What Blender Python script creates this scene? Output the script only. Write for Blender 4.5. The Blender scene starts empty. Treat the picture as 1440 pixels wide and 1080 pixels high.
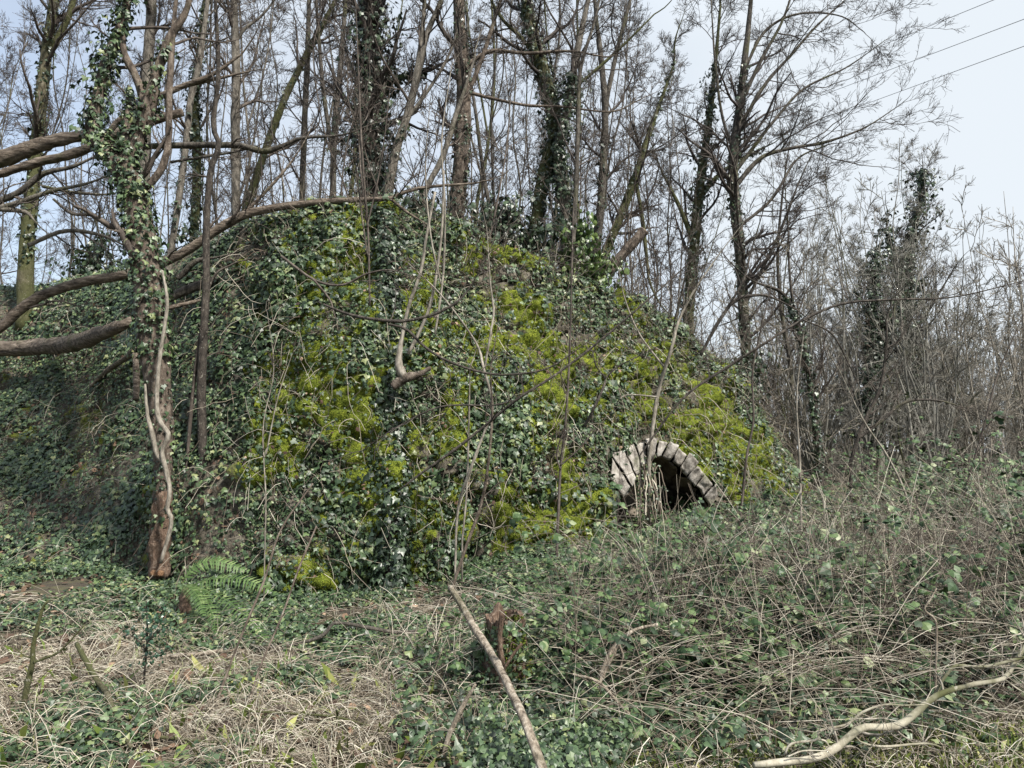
import bpy, math
import numpy as np
from mathutils import Vector
PI = math.pi
R = np.random.default_rng(11)
S = bpy.context.scene
COL = S.collection
# ------------------------------------------------------------------ camera
F = 1067.0
CZ = 1.6
PIT = math.radians(3.5)
cp, sp_ = math.cos(PIT), math.sin(PIT)

def P(px, py, d):
    """world point seen at photo pixel (px, py), d metres forward of the camera"""
    px, py, d = np.broadcast_arrays(np.asarray(px, float), np.asarray(py, float), np.asarray(d, float))
    a = (px - 720) / F
    v = -(py - 540) / F
    y = cp - sp_ * v
    z = sp_ + cp * v
    k = d / y
    return np.stack([a * k, d + 0 * k, CZ + z * k], -1)

def XZ(px, d, z):
    fwd = d * cp + (z - CZ) * sp_
    return np.stack([(px - 720) / F * fwd, d + 0 * fwd, z + 0 * fwd], -1)

def proj(p):
    y, z = p[..., 1], p[..., 2] - CZ
    fw = y * cp + z * sp_
    up = -y * sp_ + z * cp
    return 720 + F * p[..., 0] / fw, 540 - F * up / fw

# ------------------------------------------------------------------ noise
def _h(ix, iy, iz, s):
    M = np.int64(0xffffffff)
    h = (ix.astype(np.int64) * 374761393 + iy.astype(np.int64) * 668265263 + iz.astype(np.int64) * 974634777 + s * 1442695041) & M
    h = ((h ^ (h >> 13)) * 1274126177) & M
    h = ((h ^ (h >> 16)) * 2246822519) & M
    return ((h ^ (h >> 15)) & 0xffffff) / float(0xffffff)

def vn(p, s=0):
    i = np.floor(p).astype(np.int64); f = p - i; f = f * f * (3 - 2 * f)
    o = 0
    for dx in (0, 1):
        wx = f[..., 0] if dx else 1 - f[..., 0]
        for dy in (0, 1):
            wy = f[..., 1] if dy else 1 - f[..., 1]
            for dz in (0, 1):
                wz = f[..., 2] if dz else 1 - f[..., 2]
                o = o + wx * wy * wz * _h(i[..., 0] + dx, i[..., 1] + dy, i[..., 2] + dz, s)
    return o

def fbm(p, sc, oc=3, s=0):
    o, a, t = 0, 1.0, 0
    q = p * sc
    for k in range(oc):
        o = o + a * vn(q, s + k * 17); t += a; a *= .5; q = q * 2.03
    return o / t

def vor(p, s=0):
    """2-D cells: distance to the edge and a random number per cell"""
    i = np.floor(p).astype(np.int64)
    b1 = np.full(p.shape[:-1], 9.0); b2 = b1.copy(); idv = b1.copy()
    for dx in (-1, 0, 1):
        for dy in (-1, 0, 1):
            cx, cy = i[..., 0] + dx, i[..., 1] + dy
            z = np.zeros_like(cx)
            qx = cx + .15 + .7 * _h(cx, cy, z, s + 1); qy = cy + .15 + .7 * _h(cx, cy, z, s + 2)
            d = np.hypot(qx - p[..., 0], qy - p[..., 1])
            n = d < b1
            b2 = np.where(n, b1, np.minimum(b2, d))
            idv = np.where(n, _h(cx, cy, z, s + 3), idv)
            b1 = np.where(n, d, b1)
    return b2 - b1, idv

def sst(a, b, x):
    t = np.clip((x - a) / (b - a), 0, 1)
    return t * t * (3 - 2 * t)

def nrm(v):
    return v / np.maximum(np.linalg.norm(v, axis=-1, keepdims=True), 1e-9)

# ------------------------------------------------------------------ mesh building
class MB:
    def __init__(s):
        s.v = []; s.f = {3: [], 4: []}; s.n = 0
    def add(s, v, f):
        v = np.asarray(v, float).reshape(-1, 3); f = np.asarray(f, np.int64)
        s.v.append(v)
        if len(f): s.f[f.shape[1]].append(f + s.n)
        s.n += len(v)
    def build(s, name, mat, parent=None, smooth=True, origin=None, attr=None):
        me = bpy.data.meshes.new(name)
        V = np.concatenate(s.v) if s.v else np.zeros((0, 3))
        if origin is not None: V = V - np.asarray(origin)
        me.vertices.add(len(V)); me.vertices.foreach_set('co', V.astype(np.float32).ravel())
        idx, tot = [], []
        for k in (3, 4):
            for a in s.f[k]:
                idx.append(a.ravel()); tot.append(np.full(len(a), k))
        if idx:
            idx = np.concatenate(idx); tot = np.concatenate(tot)
            me.loops.add(len(idx)); me.loops.foreach_set('vertex_index', idx.astype(np.int32))
            me.polygons.add(len(tot))
            st = np.concatenate([[0], np.cumsum(tot)[:-1]])
            me.polygons.foreach_set('loop_start', st.astype(np.int32))
            try: me.polygons.foreach_set('loop_total', tot.astype(np.int32))
            except Exception: pass
            me.polygons.foreach_set('use_smooth', np.full(len(tot), smooth))
        if attr is not None:
            for k, a in attr.items():
                at = me.attributes.new(k, 'FLOAT', 'POINT'); at.data.foreach_set('value', a.astype(np.float32).ravel())
        me.update(calc_edges=True); me.validate()
        me.materials.append(mat)
        o = bpy.data.objects.new(name, me); COL.objects.link(o)
        if parent is not None: o.parent = parent
        return o

def tag(o, label=None, cat=None, group=None, kind=None):
    for k, v in (('label', label), ('category', cat), ('group', group), ('kind', kind)):
        if v: o[k] = v
    return o

def empty(name, loc, label, cat, group=None):
    o = bpy.data.objects.new(name, None); COL.objects.link(o)
    o.location = [float(x) for x in loc]
    o.empty_display_size = .2
    return tag(o, label, cat, group)

def tubes(mb, pts, rad, sides, cap=False, lump=0):
    """pts (B,N,3), rad (B,N): a swept tube for each row"""
    B, N, _ = pts.shape
    if B == 0: return
    t = nrm(np.gradient(pts, axis=1))
    m = nrm(pts[:, -1] - pts[:, 0])
    ref = np.where(np.abs(m[:, 2:3]) < .8, np.array([[0, 0, 1.]]), np.array([[1., 0, 0]]))
    u = nrm(np.cross(t, ref[:, None, :])); w = np.cross(t, u)
    a = np.arange(sides) / sides * 2 * PI
    rr = rad[..., None]
    if lump: rr = rr * (1 + lump * R.normal(size=(B, N, sides)))
    V = pts[:, :, None, :] + (rr * np.cos(a))[..., None] * u[:, :, None, :] + (rr * np.sin(a))[..., None] * w[:, :, None, :]
    k = np.arange(sides); k2 = (k + 1) % sides
    r = np.arange(N - 1)[:, None] * sides
    q = np.stack([r + k, r + k2, r + sides + k2, r + sides + k], -1).reshape(-1, 4)
    f = (q[None] + (np.arange(B) * N * sides)[:, None, None]).reshape(-1, 4)
    V = V.reshape(-1, 3)
    if cap:
        n0 = len(V)
        V = np.concatenate([V, pts[:, 0], pts[:, -1]])
        tri = []
        for b in range(B):
            o0 = b * N * sides; o1 = o0 + (N - 1) * sides
            for j in range(sides):
                tri.append((n0 + b, o0 + (j + 1) % sides, o0 + j)); tri.append((n0 + B + b, o1 + j, o1 + (j + 1) % sides))
        base = mb.n
        mb.add(V, f)
        mb.f[3].append(np.array(tri) + base)
    else:
        mb.add(V, f)

def resample(ctrl, n):
    """smooth curve through control rows (x,y,z,r) -> n rows"""
    c = np.asarray(ctrl, float)
    if len(c) == 2:
        s = np.linspace(0, 1, n)[:, None]; return c[0] * (1 - s) + c[1] * s
    e = np.concatenate([[2 * c[0] - c[1]], c, [2 * c[-1] - c[-2]]])
    L = np.concatenate([[0], np.cumsum(np.linalg.norm(np.diff(c[:, :3], axis=0), axis=1))])
    s = np.linspace(0, L[-1], n)
    i = np.clip(np.searchsorted(L, s, 'right') - 1, 0, len(c) - 2)
    t = ((s - L[i]) / np.maximum(L[i + 1] - L[i], 1e-6))[:, None]
    p0, p1, p2, p3 = e[i], e[i + 1], e[i + 2], e[i + 3]
    o = .5 * (2 * p1 + (p2 - p0) * t + (2 * p0 - 5 * p1 + 4 * p2 - p3) * t ** 2 + (3 * p1 - p0 - 3 * p2 + p3) * t ** 3)
    o[:, 3] = np.maximum(o[:, 3], .0015)
    return o

def grow(pts, rad, n, t0, t1, lo, hi, a0, a1, up, wob, N, rr, rmin, bias=None, sh=.5):
    """n side shoots on every parent row"""
    B, M, _ = pts.shape
    b = np.repeat(np.arange(B), n); K = len(b)
    pl = np.linalg.norm(np.diff(pts, axis=1), axis=-1).sum(1)
    t = R.uniform(t0, t1, K); x = t * (M - 1); i = np.minimum(x.astype(int), M - 2); fr = (x - i)[:, None]
    p = pts[b, i] * (1 - fr) + pts[b, i + 1] * fr
    tg = nrm(pts[b, i + 1] - pts[b, i])
    r0 = np.maximum((rad[b, i] * (1 - fr[:, 0]) + rad[b, i + 1] * fr[:, 0]) * rr * R.uniform(.7, 1.1, K), rmin)
    q = R.normal(size=(K, 3))
    if bias is not None: q = q + np.asarray(bias)
    q = nrm(q - (q * tg).sum(-1, keepdims=True) * tg)
    a = R.uniform(a0, a1, K)[:, None]
    d = nrm(tg * np.cos(a) + q * np.sin(a))
    L = R.uniform(lo, hi, K) * (1 - sh * t) * np.clip(pl[b] / (1.6 * hi), .35, 1)
    out = np.zeros((K, N, 3)); out[:, 0] = p
    for k in range(1, N):
        d = d + wob * R.normal(size=(K, 3)); d[:, 2] += up; d = nrm(d)
        out[:, k] = out[:, k - 1] + d * (L / (N - 1))[:, None]
    s = np.linspace(0, 1, N)
    ro = np.maximum(r0[:, None] * (1 - .75 * s), rmin * .8)
    return out, ro

# leaf templates: (verts in leaf plane x across, y to the tip, z up), triangles
IVY = (np.array([[0, 0, 0], [0, .42, .07], [0, 1, -.1], [.3, -.16, -.02], [.54, .26, -.07], [.25, .46, .02], [-.3, -.16, -.02], [-.54, .26, -.07], [-.25, .46, .02]]),
       np.array([[0, 3, 1], [3, 4, 1], [4, 5, 1], [5, 2, 1], [0, 1, 6], [6, 1, 7], [7, 1, 8], [8, 1, 2]]))
OVAL = (np.array([[0, 0, 0], [0, .5, .05], [0, 1, -.08], [.3, .22, -.02], [.36, .55, -.02], [-.3, .22, -.02], [-.36, .55, -.02]]),
        np.array([[0, 3, 1], [3, 4, 1], [4, 2, 1], [0, 1, 5], [5, 1, 6], [6, 1, 2]]))
DIA = (np.array([[0, 0, 0], [.4, .4, -.06], [0, 1, -.05], [-.4, .4, -.06]]), np.array([[0, 1, 2], [0, 2, 3]]))
BLADE = (np.array([[-.5, 0, 0], [.5, 0, 0], [.1, .6, .12], [0, 1, -.1]]), np.array([[0, 1, 2], [0, 2, 3]]))

def leaves(mb, tpl, pos, n, tip, size, jit=.35, wid=1.0):
    """one leaf per row: pos, facing normal n, tip direction"""
    K = len(pos)
    if K == 0: return
    n = nrm(n + jit * R.normal(size=(K, 3)))
    tip = tip + jit * R.normal(size=(K, 3))
    y = nrm(tip - (tip * n).sum(-1, keepdims=True) * n); x = np.cross(y, n)
    sz = np.broadcast_to(np.asarray(size, float), (K,)); sz = np.minimum(sz, 1.75 * np.median(sz))[:, None, None]
    v, f = tpl
    cv = R.uniform(.3, 1.8, K)[:, None, None]
    V = pos[:, None] + sz * (v[None, :, 0:1] * wid * x[:, None] + v[None, :, 1:2] * y[:, None] + cv * v[None, :, 2:3] * n[:, None])
    mb.add(V, (f[None] + (np.arange(K) * len(v))[:, None, None]).reshape(-1, 3))

# ------------------------------------------------------------------ materials
def ramp(nt, fac, cols):
    r = nt.nodes.new('ShaderNodeValToRGB'); e = r.color_ramp.elements
    while len(e) < len(cols): e.new(.5)
    for k, c in enumerate(cols):
        e[k].position = c[0]; e[k].color = (*c[1], 1)
    nt.links.new(fac, r.inputs[0]); return r.outputs[0]

def newmat(name):
    m = bpy.data.materials.new(name); m.use_nodes = True
    nt = m.node_tree; return m, nt, nt.nodes['Principled BSDF']

def noise_node(nt, scale, det=6, st=(1, 1, 1), rough=.6, coord='Object'):
    tc = nt.nodes.new('ShaderNodeTexCoord'); mp = nt.nodes.new('ShaderNodeMapping'); mp.inputs['Scale'].default_value = st
    nz = nt.nodes.new('ShaderNodeTexNoise'); nz.inputs['Scale'].default_value = scale; nz.inputs['Detail'].default_value = det; nz.inputs['Roughness'].default_value = rough
    nt.links.new(tc.outputs[coord], mp.inputs[0]); nt.links.new(mp.outputs[0], nz.inputs['Vector'])
    return nz.outputs['Fac']

def mix(nt, f, a, b, mode='MIX'):
    m = nt.nodes.new('ShaderNodeMix'); m.data_type = 'RGBA'; m.blend_type = mode
    for s, v in ((m.inputs[0], f), (m.inputs[6], a), (m.inputs[7], b)):
        if hasattr(v, 'is_output'): nt.links.new(v, s)
        elif isinstance(v, (int, float)): s.default_value = v
        else: s.default_value = (*v, 1)
    return m.outputs[2]

def math_n(nt, op, a, b=None, c=None):
    m = nt.nodes.new('ShaderNodeMath'); m.operation = op
    for k, v in enumerate((a, b, c)):
        if v is None: continue
        if hasattr(v, 'is_output'): nt.links.new(v, m.inputs[k])
        else: m.inputs[k].default_value = v
    return m.outputs[0]

def bump(nt, bs, h, st, dist=.02):
    b = nt.nodes.new('ShaderNodeBump'); b.inputs['Strength'].default_value = st; b.inputs['Distance'].default_value = dist
    nt.links.new(h, b.inputs['Height']); nt.links.new(b.outputs[0], bs.inputs['Normal'])

def leafmat(name, cols, rough=.38, spec=.5, sc=1.2, amt=.5, trans=.0):
    """per-leaf colour, drifting slowly over the plant"""
    m, nt, bs = newmat(name)
    g = nt.nodes.new('ShaderNodeNewGeometry')
    nz = noise_node(nt, sc, 3)
    f = math_n(nt, 'MULTIPLY_ADD', nz, amt * 1.6, -amt * .8 + .0)
    f = math_n(nt, 'ADD', g.outputs['Random Per Island'], f)
    c = ramp(nt, f, cols)
    nt.links.new(c, bs.inputs['Base Color'])
    bs.inputs['Roughness'].default_value = rough
    bs.inputs['Specular IOR Level'].default_value = spec
    if trans:
        tr = nt.nodes.new('ShaderNodeBsdfTranslucent'); nt.links.new(c, tr.inputs[0])
        mx = nt.nodes.new('ShaderNodeMixShader'); mx.inputs[0].default_value = trans
        out = nt.nodes['Material Output']
        nt.links.new(bs.outputs[0], mx.inputs[1]); nt.links.new(tr.outputs[0], mx.inputs[2]); nt.links.new(mx.outputs[0], out.inputs[0])
    return m

def bark(name, dark, mid, light, moss=.0, sc=9, bs_=.8, st=(1, 1, .42)):
    m, nt, bs = newmat(name)
    a = noise_node(nt, sc * 2.2, 9, st, .7)
    c = ramp(nt, a, [(.36, dark), (.5, mid), (.66, light)])
    b = noise_node(nt, 1.7, 5)
    if moss:
        f = ramp(nt, b, [(.62 - moss * .4, (0, 0, 0)), (.8 - moss * .4, (1, 1, 1))])
        c = mix(nt, f, c, (.062, .066, .026))
    fl = noise_node(nt, 34, 3)
    c = mix(nt, ramp(nt, fl, [(.62, (0, 0, 0)), (.7, (.5, .5, .5))]), c, (.34, .32, .27))
    nt.links.new(c, bs.inputs['Base Color']); bs.inputs['Roughness'].default_value = .85
    bs.inputs['Specular IOR Level'].default_value = .25
    bump(nt, bs, a, bs_, .045)
    return m

def islandmat(name, cols, rough=.7, spec=.2):
    m, nt, bs = newmat(name)
    g = nt.nodes.new('ShaderNodeNewGeometry')
    nt.links.new(ramp(nt, g.outputs['Random Per Island'], cols), bs.inputs['Base Color'])
    bs.inputs['Roughness'].default_value = rough; bs.inputs['Specular IOR Level'].default_value = spec
    return m

M = {}
M['bark'] = bark('bark_grey_brown', (.022, .019, .016), (.06, .053, .044), (.135, .12, .102), .25)
M['bark_red'] = bark('bark_red_brown', (.03, .023, .018), (.095, .074, .058), (.2, .166, .135), .12)
M['bark_pale'] = bark('bark_pale', (.046, .041, .034), (.112, .1, .083), (.215, .194, .165), .15)
M['bark_log'] = bark('bark_ridged_log', (.03, .023, .018), (.12, .095, .074), (.27, .225, .18), .12, 14, 1.0, (.22, .8, 1))
M['bark_dark'] = bark('bark_dark', (.016, .014, .012), (.045, .038, .032), (.10, .085, .07), .1)
M['bark_moss'] = bark('bark_mossy', (.035, .03, .02), (.09, .08, .05), (.17, .15, .11), .75)
M['twig'] = bark('twig_bark', (.03, .024, .02), (.065, .053, .045), (.13, .11, .092), 0, 6, .2)
M['twig_dark'] = bark('twig_dark', (.022, .018, .017), (.05, .042, .038), (.09, .077, .068), 0, 6, .2)
M['twig_pale'] = bark('twig_pale', (.09, .08, .064), (.19, .17, .14), (.33, .30, .255), .05, 12, .3)
M['deadwood'] = bark('bleached_deadwood', (.07, .055, .042), (.24, .20, .155), (.46, .41, .34), .2, 12, .8)
M['rot'] = bark('rotten_wood', (.04, .026, .018), (.13, .085, .06), (.26, .195, .145), 0, 12, 1)
M['crumb'] = bark('orange_rot', (.10, .05, .025), (.2, .11, .06), (.33, .21, .12), 0, 25, 1)
M['ivy'] = leafmat('ivy_leaf', [(0, (.012, .022, .011)), (.35, (.027, .049, .022)), (.7, (.048, .082, .035)), (.9, (.088, .128, .05)), (1, (.17, .19, .085))], .46, .45)
M['ivy_dark'] = leafmat('ivy_leaf_dark', [(0, (.01, .018, .01)), (.5, (.023, .04, .022)), (1, (.055, .085, .04))], .42, .5)
M['ivy_green'] = leafmat('ivy_leaf_fresh', [(0, (.025, .05, .015)), (.5, (.06, .105, .028)), (1, (.13, .18, .05))], .4, .5, trans=.15)
M['bramble'] = leafmat('bramble_leaf', [(0, (.010, .022, .009)), (.4, (.024, .05, .018)), (.75, (.05, .088, .03)), (.94, (.10, .14, .055)), (1, (.19, .21, .12))], .5, .33, .8)
M['moss'] = leafmat('moss', [(0, (.03, .045, .011)), (.3, (.085, .115, .02)), (.6, (.165, .21, .032)), (.85, (.28, .34, .055)), (1, (.2, .18, .07))], .9, .1, 2.6, 1.1, .2)
M['straw'] = islandmat('dry_grass', [(0, (.08, .062, .045)), (.35, (.19, .16, .12)), (.7, (.36, .32, .255)), (.9, (.52, .485, .41)), (1, (.16, .2, .07))], .6, .3)
M['stem'] = islandmat('dead_stem', [(0, (.055, .04, .03)), (.3, (.13, .105, .08)), (.65, (.25, .22, .17)), (1, (.46, .42, .35))], .7, .25)
M['bstem'] = islandmat('bramble_stem', [(0, (.035, .025, .022)), (.4, (.085, .068, .055)), (.75, (.17, .15, .12)), (1, (.38, .35, .29))], .6, .3)
M['litter'] = islandmat('dead_leaf', [(0, (.03, .02, .016)), (.5, (.085, .052, .036)), (.85, (.16, .105, .07)), (1, (.3, .22, .155))], .75, .2)
M['fern'] = leafmat('fern_frond', [(0, (.05, .095, .025)), (.6, (.095, .155, .05)), (1, (.17, .23, .09))], .5, .35, 2, .3, .25)
M['cable'] = newmat('cable')[0]
M['cable'].node_tree.nodes['Principled BSDF'].inputs['Base Color'].default_value = (.06, .06, .065, 1)

def stonemat(name, cols, sc=7):
    m, nt, bs = newmat(name)
    a = noise_node(nt, sc, 9, (1, 1, 1), .7)
    c = ramp(nt, a, cols)
    l = noise_node(nt, 3.1, 4)
    c = mix(nt, ramp(nt, l, [(.58, (0, 0, 0)), (.68, (.6, .6, .6))]), c, (.16, .17, .10))
    v = noise_node(nt, 55, 2)
    c = mix(nt, ramp(nt, v, [(.64, (0, 0, 0)), (.7, (.7, .7, .7))]), c, (.05, .05, .045))
    nt.links.new(c, bs.inputs['Base Color']); bs.inputs['Roughness'].default_value = .9
    bump(nt, bs, a, .9, .03)
    return m
M['arch'] = stonemat('arch_stone', [(.36, (.06, .052, .044)), (.47, (.21, .19, .165)), (.64, (.41, .385, .35))])
M['inner'] = stonemat('inner_stone', [(.25, (.08, .065, .05)), (.5, (.2, .168, .13)), (.75, (.36, .31, .25))])

def wallmat():
    m, nt, bs = newmat('mossy_rubble')
    a = noise_node(nt, 9, 8, (1, 1, 1), .7)
    st = ramp(nt, a, [(.3, (.03, .026, .02)), (.5, (.085, .075, .058)), (.75, (.22, .20, .165))])
    at = nt.nodes.new('ShaderNodeAttribute'); at.attribute_name = 'moss'
    mo = ramp(nt, noise_node(nt, 16, 6), [(.3, (.035, .05, .008)), (.5, (.10, .125, .014)), (.72, (.2, .22, .025))])
    f = math_n(nt, 'ADD', at.outputs['Fac'], math_n(nt, 'MULTIPLY_ADD', a, .8, -.4))
    c = mix(nt, ramp(nt, f, [(.35, (0, 0, 0)), (.55, (1, 1, 1))]), st, mo)
    nt.links.new(c, bs.inputs['Base Color']); bs.inputs['Roughness'].default_value = .95
    bs.inputs['Specular IOR Level'].default_value = .15
    bump(nt, bs, noise_node(nt, 40, 5), .9, .03)
    return m
M['wall'] = wallmat()

def soilmat():
    m, nt, bs = newmat('soil_and_litter')
    a = noise_node(nt, 6, 10, (1, 1, 1), .72)
    c = ramp(nt, a, [(.3, (.018, .014, .010)), (.48, (.05, .04, .026)), (.6, (.075, .075, .03)), (.75, (.15, .115, .075))])
    nt.links.new(c, bs.inputs['Base Color']); bs.inputs['Roughness'].default_value = .95
    bump(nt, bs, a, 1, .05)
    return m
M['soil'] = soilmat()

# ------------------------------------------------------------------ terrain
def gz(x, y):
    p = np.stack(np.broadcast_arrays(x, y, 0.0), -1).astype(float)
    z = .10 * (fbm(p, .9, 3, 5) - .5) + .25 * (fbm(p, .25, 2, 8) - .5)
    z = z + .31 * sst(5, 10.5, y) * sst(-1.5, 3.5, x) + .22 * sst(4.2, 5.4, y) * sst(-.9, .2, x)
    z = z * sst(60, 20, y)
    far = np.maximum(y - 13, 0)
    z = z - np.where(far < 25, .0042 * far ** 2, 2.6 + .22 * np.minimum(far - 25, 130))
    return z

def strip(a, b, n):
    return list(np.linspace(a, b, n))
gx = np.array(strip(-700, -60, 12) + strip(-55, -13, 20) + strip(-12, 12, 240) + strip(13, 55, 20) + strip(60, 700, 12))
gy = np.array(strip(-80, 1, 16) + strip(1.8, 14, 140) + strip(14.5, 60, 50) + strip(66, 1200, 40))
GX, GY = np.meshgrid(gx, gy)
mb = MB()
GV = np.stack([GX, GY, gz(GX, GY)], -1)
ny, nx = GX.shape
ii = (np.arange(ny - 1)[:, None] * nx + np.arange(nx - 1)).ravel()
mb.add(GV, np.stack([ii, ii + 1, ii + nx + 1, ii + nx], -1))
tag(mb.build('ground', M['soil']), kind='structure')

# mound: (px, foot depth, top depth, top py)
CT = np.array([(-1500, 10.5, 17, 470), (-500, 9.2, 14, 432), (0, 8.2, 12.6, 408), (150, 7.7, 11.3, 394), (300, 7.35, 9.8, 352), (380, 7.3, 9.5, 312), (450, 7.3, 9.0, 290),
               (550, 7.4, 9.0, 294), (640, 7.6, 9.2, 328), (780, 8.3, 9.8, 380), (900, 9.3, 10.6, 428), (960, 9.9, 11.1, 466), (1040, 10.6, 11.9, 548),
               (1085, 11.1, 12.3, 632), (1125, 11.6, 12.7, 690), (1180, 12.0, 13.0, 715)])

def ctab(px):
    s = np.asarray(px, float)
    def ip(k):
        return (np.interp(s - 18, CT[:, 0], CT[:, k]) + np.interp(s, CT[:, 0], CT[:, k]) + np.interp(s + 18, CT[:, 0], CT[:, k])) / 3
    fd, td, tp = ip(1), ip(2), ip(3)
    tz = P(s, tp, td)[..., 2]
    fx = (s - 720) / F * fd
    return fd, gz(fx, fd) - .18, td, tz

BACK = 18.0
def surf0(px, v):
    """smooth mound surface: v 0..1 foot to brow, 1..2 the top running back"""
    px, v = np.broadcast_arrays(np.asarray(px, float), np.asarray(v, float))
    fd, fz, td, tz = ctab(px)
    w = np.clip(v, 0, 1); k = np.clip(v - 1, 0, 1)
    steep = sst(40, 430, px)
    d = fd + (td - fd) * ((1 - steep) * w + steep * w ** 1.55)
    zz = (1 - steep) * (.65 * w ** 1.7 + .35 * w) + steep * w ** .9
    rnd = sst(.82, 1, w) * .0
    z = fz + (tz - fz) * (zz - rnd)
    d = d + k * BACK
    xg = (px - 720) / F * d
    zb = gz(xg, d) - .25
    ztop = tz + .10 * np.sin(np.clip(k * 8, 0, PI)) - .05 * k * BACK
    z = np.where(v > 1, ztop * (1 - sst(.55, 1, k)) + zb * sst(.55, 1, k), z)
    return XZ(px, d, z)

def normals(G):
    du = np.gradient(G, axis=1); dv = np.gradient(G, axis=0)
    return nrm(np.cross(du, dv))

# patches of bright moss where the photograph has them: (px, py, sx, sy, amount)
MP = [(800, 770, 90, 35, .7), (640, 700, 50, 50, .5), (930, 520, 50, 40, .6), (830, 480, 50, 40, .5), (570, 640, 40, 60, .4), (380, 580, 40, 50, .5), (770, 735, 95, 45, 1.0), (720, 790, 30, 35, .9), (840, 730, 40, 40, .8), (430, 540, 45, 60, 1), (490, 560, 60, 55, .8), (500, 330, 50, 70, .8), (460, 440, 40, 40, .6),
      (990, 640, 45, 40, 1.1), (1050, 640, 35, 40, .9), (940, 590, 40, 25, .7), (350, 650, 70, 50, .6), (420, 830, 50, 40, .6), (690, 500, 60, 60, .5), (790, 570, 70, 60, .6), (680, 620, 60, 60, .5),
      (880, 540, 50, 60, .5), (540, 400, 40, 60, .5), (500, 690, 60, 50, .5), (300, 720, 60, 40, .4), (120, 600, 60, 60, .3), (650, 560, 40, 40, .4), (720, 440, 30, 30, .6), (600, 820, 20, 40, .5)]
def mossmask(p):
    px, py = proj(p)
    a = 0
    for (x, y, sx, sy, w) in MP:
        a = a + w * np.exp(-((px - x) / sx) ** 2 - ((py - y) / sy) ** 2)
    n = fbm(p * np.array([1, 1, .8]), 3.2, 4, 40)
    base = .105 * sst(250, 480, px)
    n = n + .10 * (fbm(p, 11, 2, 44) - .5)
    return np.clip((n - .552 + .26 * np.clip(a, 0, 1.25) + base) * 5, 0, 1)

def mound_grid(px, v):
    PX, VV = np.meshgrid(px, v)
    G = surf0(PX, VV); Nn = normals(G)
    Nn = np.where((Nn[..., 1:2] > .3), -Nn, Nn)
    m = mossmask(G)
    steep = sst(280, 420, PX)
    q = np.stack([G[..., 0] * 3.4 + 1.3 * fbm(G, 1.5, 2, 3), G[..., 2] * 4.6 + 2.2 * fbm(G, 1.0, 3, 9)], -1)
    e, idv = vor(q, 4)
    st = steep * (1 - .55 * m) * (sst(0, .30, e) * .12 + idv * .15 - .12)
    big = .42 * (fbm(G, .8, 3, 21) - .5) + .16 * (fbm(G, 2.6, 3, 22) - .5)
    q2 = np.stack([G[..., 0] * 3.8 + .5 * fbm(G, 3, 2, 13), G[..., 2] * 4.6 + 3 + .5 * fbm(G, 3, 2, 14)], -1)
    e2, id2 = vor(q2, 9)
    mo = m * (.02 + .05 * sst(0, .8, e2) + .27 * (fbm(G, 3.4, 3, 88) - .28))
    fade = sst(0, .04, VV) * (1 - .6 * sst(1.0, 1.3, VV)) * (1 - sst(1.6, 2, VV))
    D = (st + big + mo) * fade
    return G + Nn * D[..., None], m

SPLIT = 345
pxw = np.arange(SPLIT, 1180.1, 2.6); vw = np.concatenate([np.linspace(0, 1, 190), np.linspace(1.004, 1.1, 22)[0:]])
WG, WM = mound_grid(pxw, vw)
WN = normals(WG)
pxb = np.concatenate([np.arange(-1500, -60, 24), np.arange(-60, SPLIT - 4, 5), [SPLIT]]); vb = np.concatenate([np.linspace(0, 1, 130), np.linspace(1.01, 1.1, 10), np.linspace(1.12, 2, 40)])
BG, BM = mound_grid(pxb, vb)
BN = normals(BG)
pxt = np.arange(SPLIT, 1180.1, 8); vt = np.concatenate([np.linspace(1.1, 2, 60)])
TG, TM = mound_grid(pxt, vt)

def gridfaces(ny, nx):
    i = (np.arange(ny - 1)[:, None] * nx + np.arange(nx - 1)).ravel()
    return np.stack([i, i + 1, i + nx + 1, i + nx], -1)

# arch: outer and inner ring traced, left springing -> crown -> right springing
AO = np.array([(862, 676), (866, 648), (882, 637), (896, 628), (910, 621), (926, 618), (940, 622), (952, 631), (964, 643), (977, 656), (989, 670), (1001, 684), (1006, 702)], float)
AO = AO + np.array([-3, -2]) * (np.arange(13) < 5)[:, None] + np.array([3, -3]) * (np.arange(13) > 6)[:, None]
AI = np.array([(876, 700), (888, 684), (895, 671), (903, 659), (911, 650), (921, 643), (931, 642), (944, 648), (955, 659), (966, 671), (978, 684), (989, 697), (1000, 714)], float)
def inside(px, py):
    poly = np.concatenate([AI + (AO - AI) * .6, [(1006, 775), (865, 775)]])
    c = np.zeros(np.shape(px), bool)
    for k in range(len(poly)):
        (x1, y1), (x2, y2) = poly[k], poly[(k + 1) % len(poly)]
        if y1 == y2: continue
        c ^= ((y1 > py) != (y2 > py)) & (px < (x2 - x1) * (py - y1) / (y2 - y1) + x1)
    return c

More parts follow.
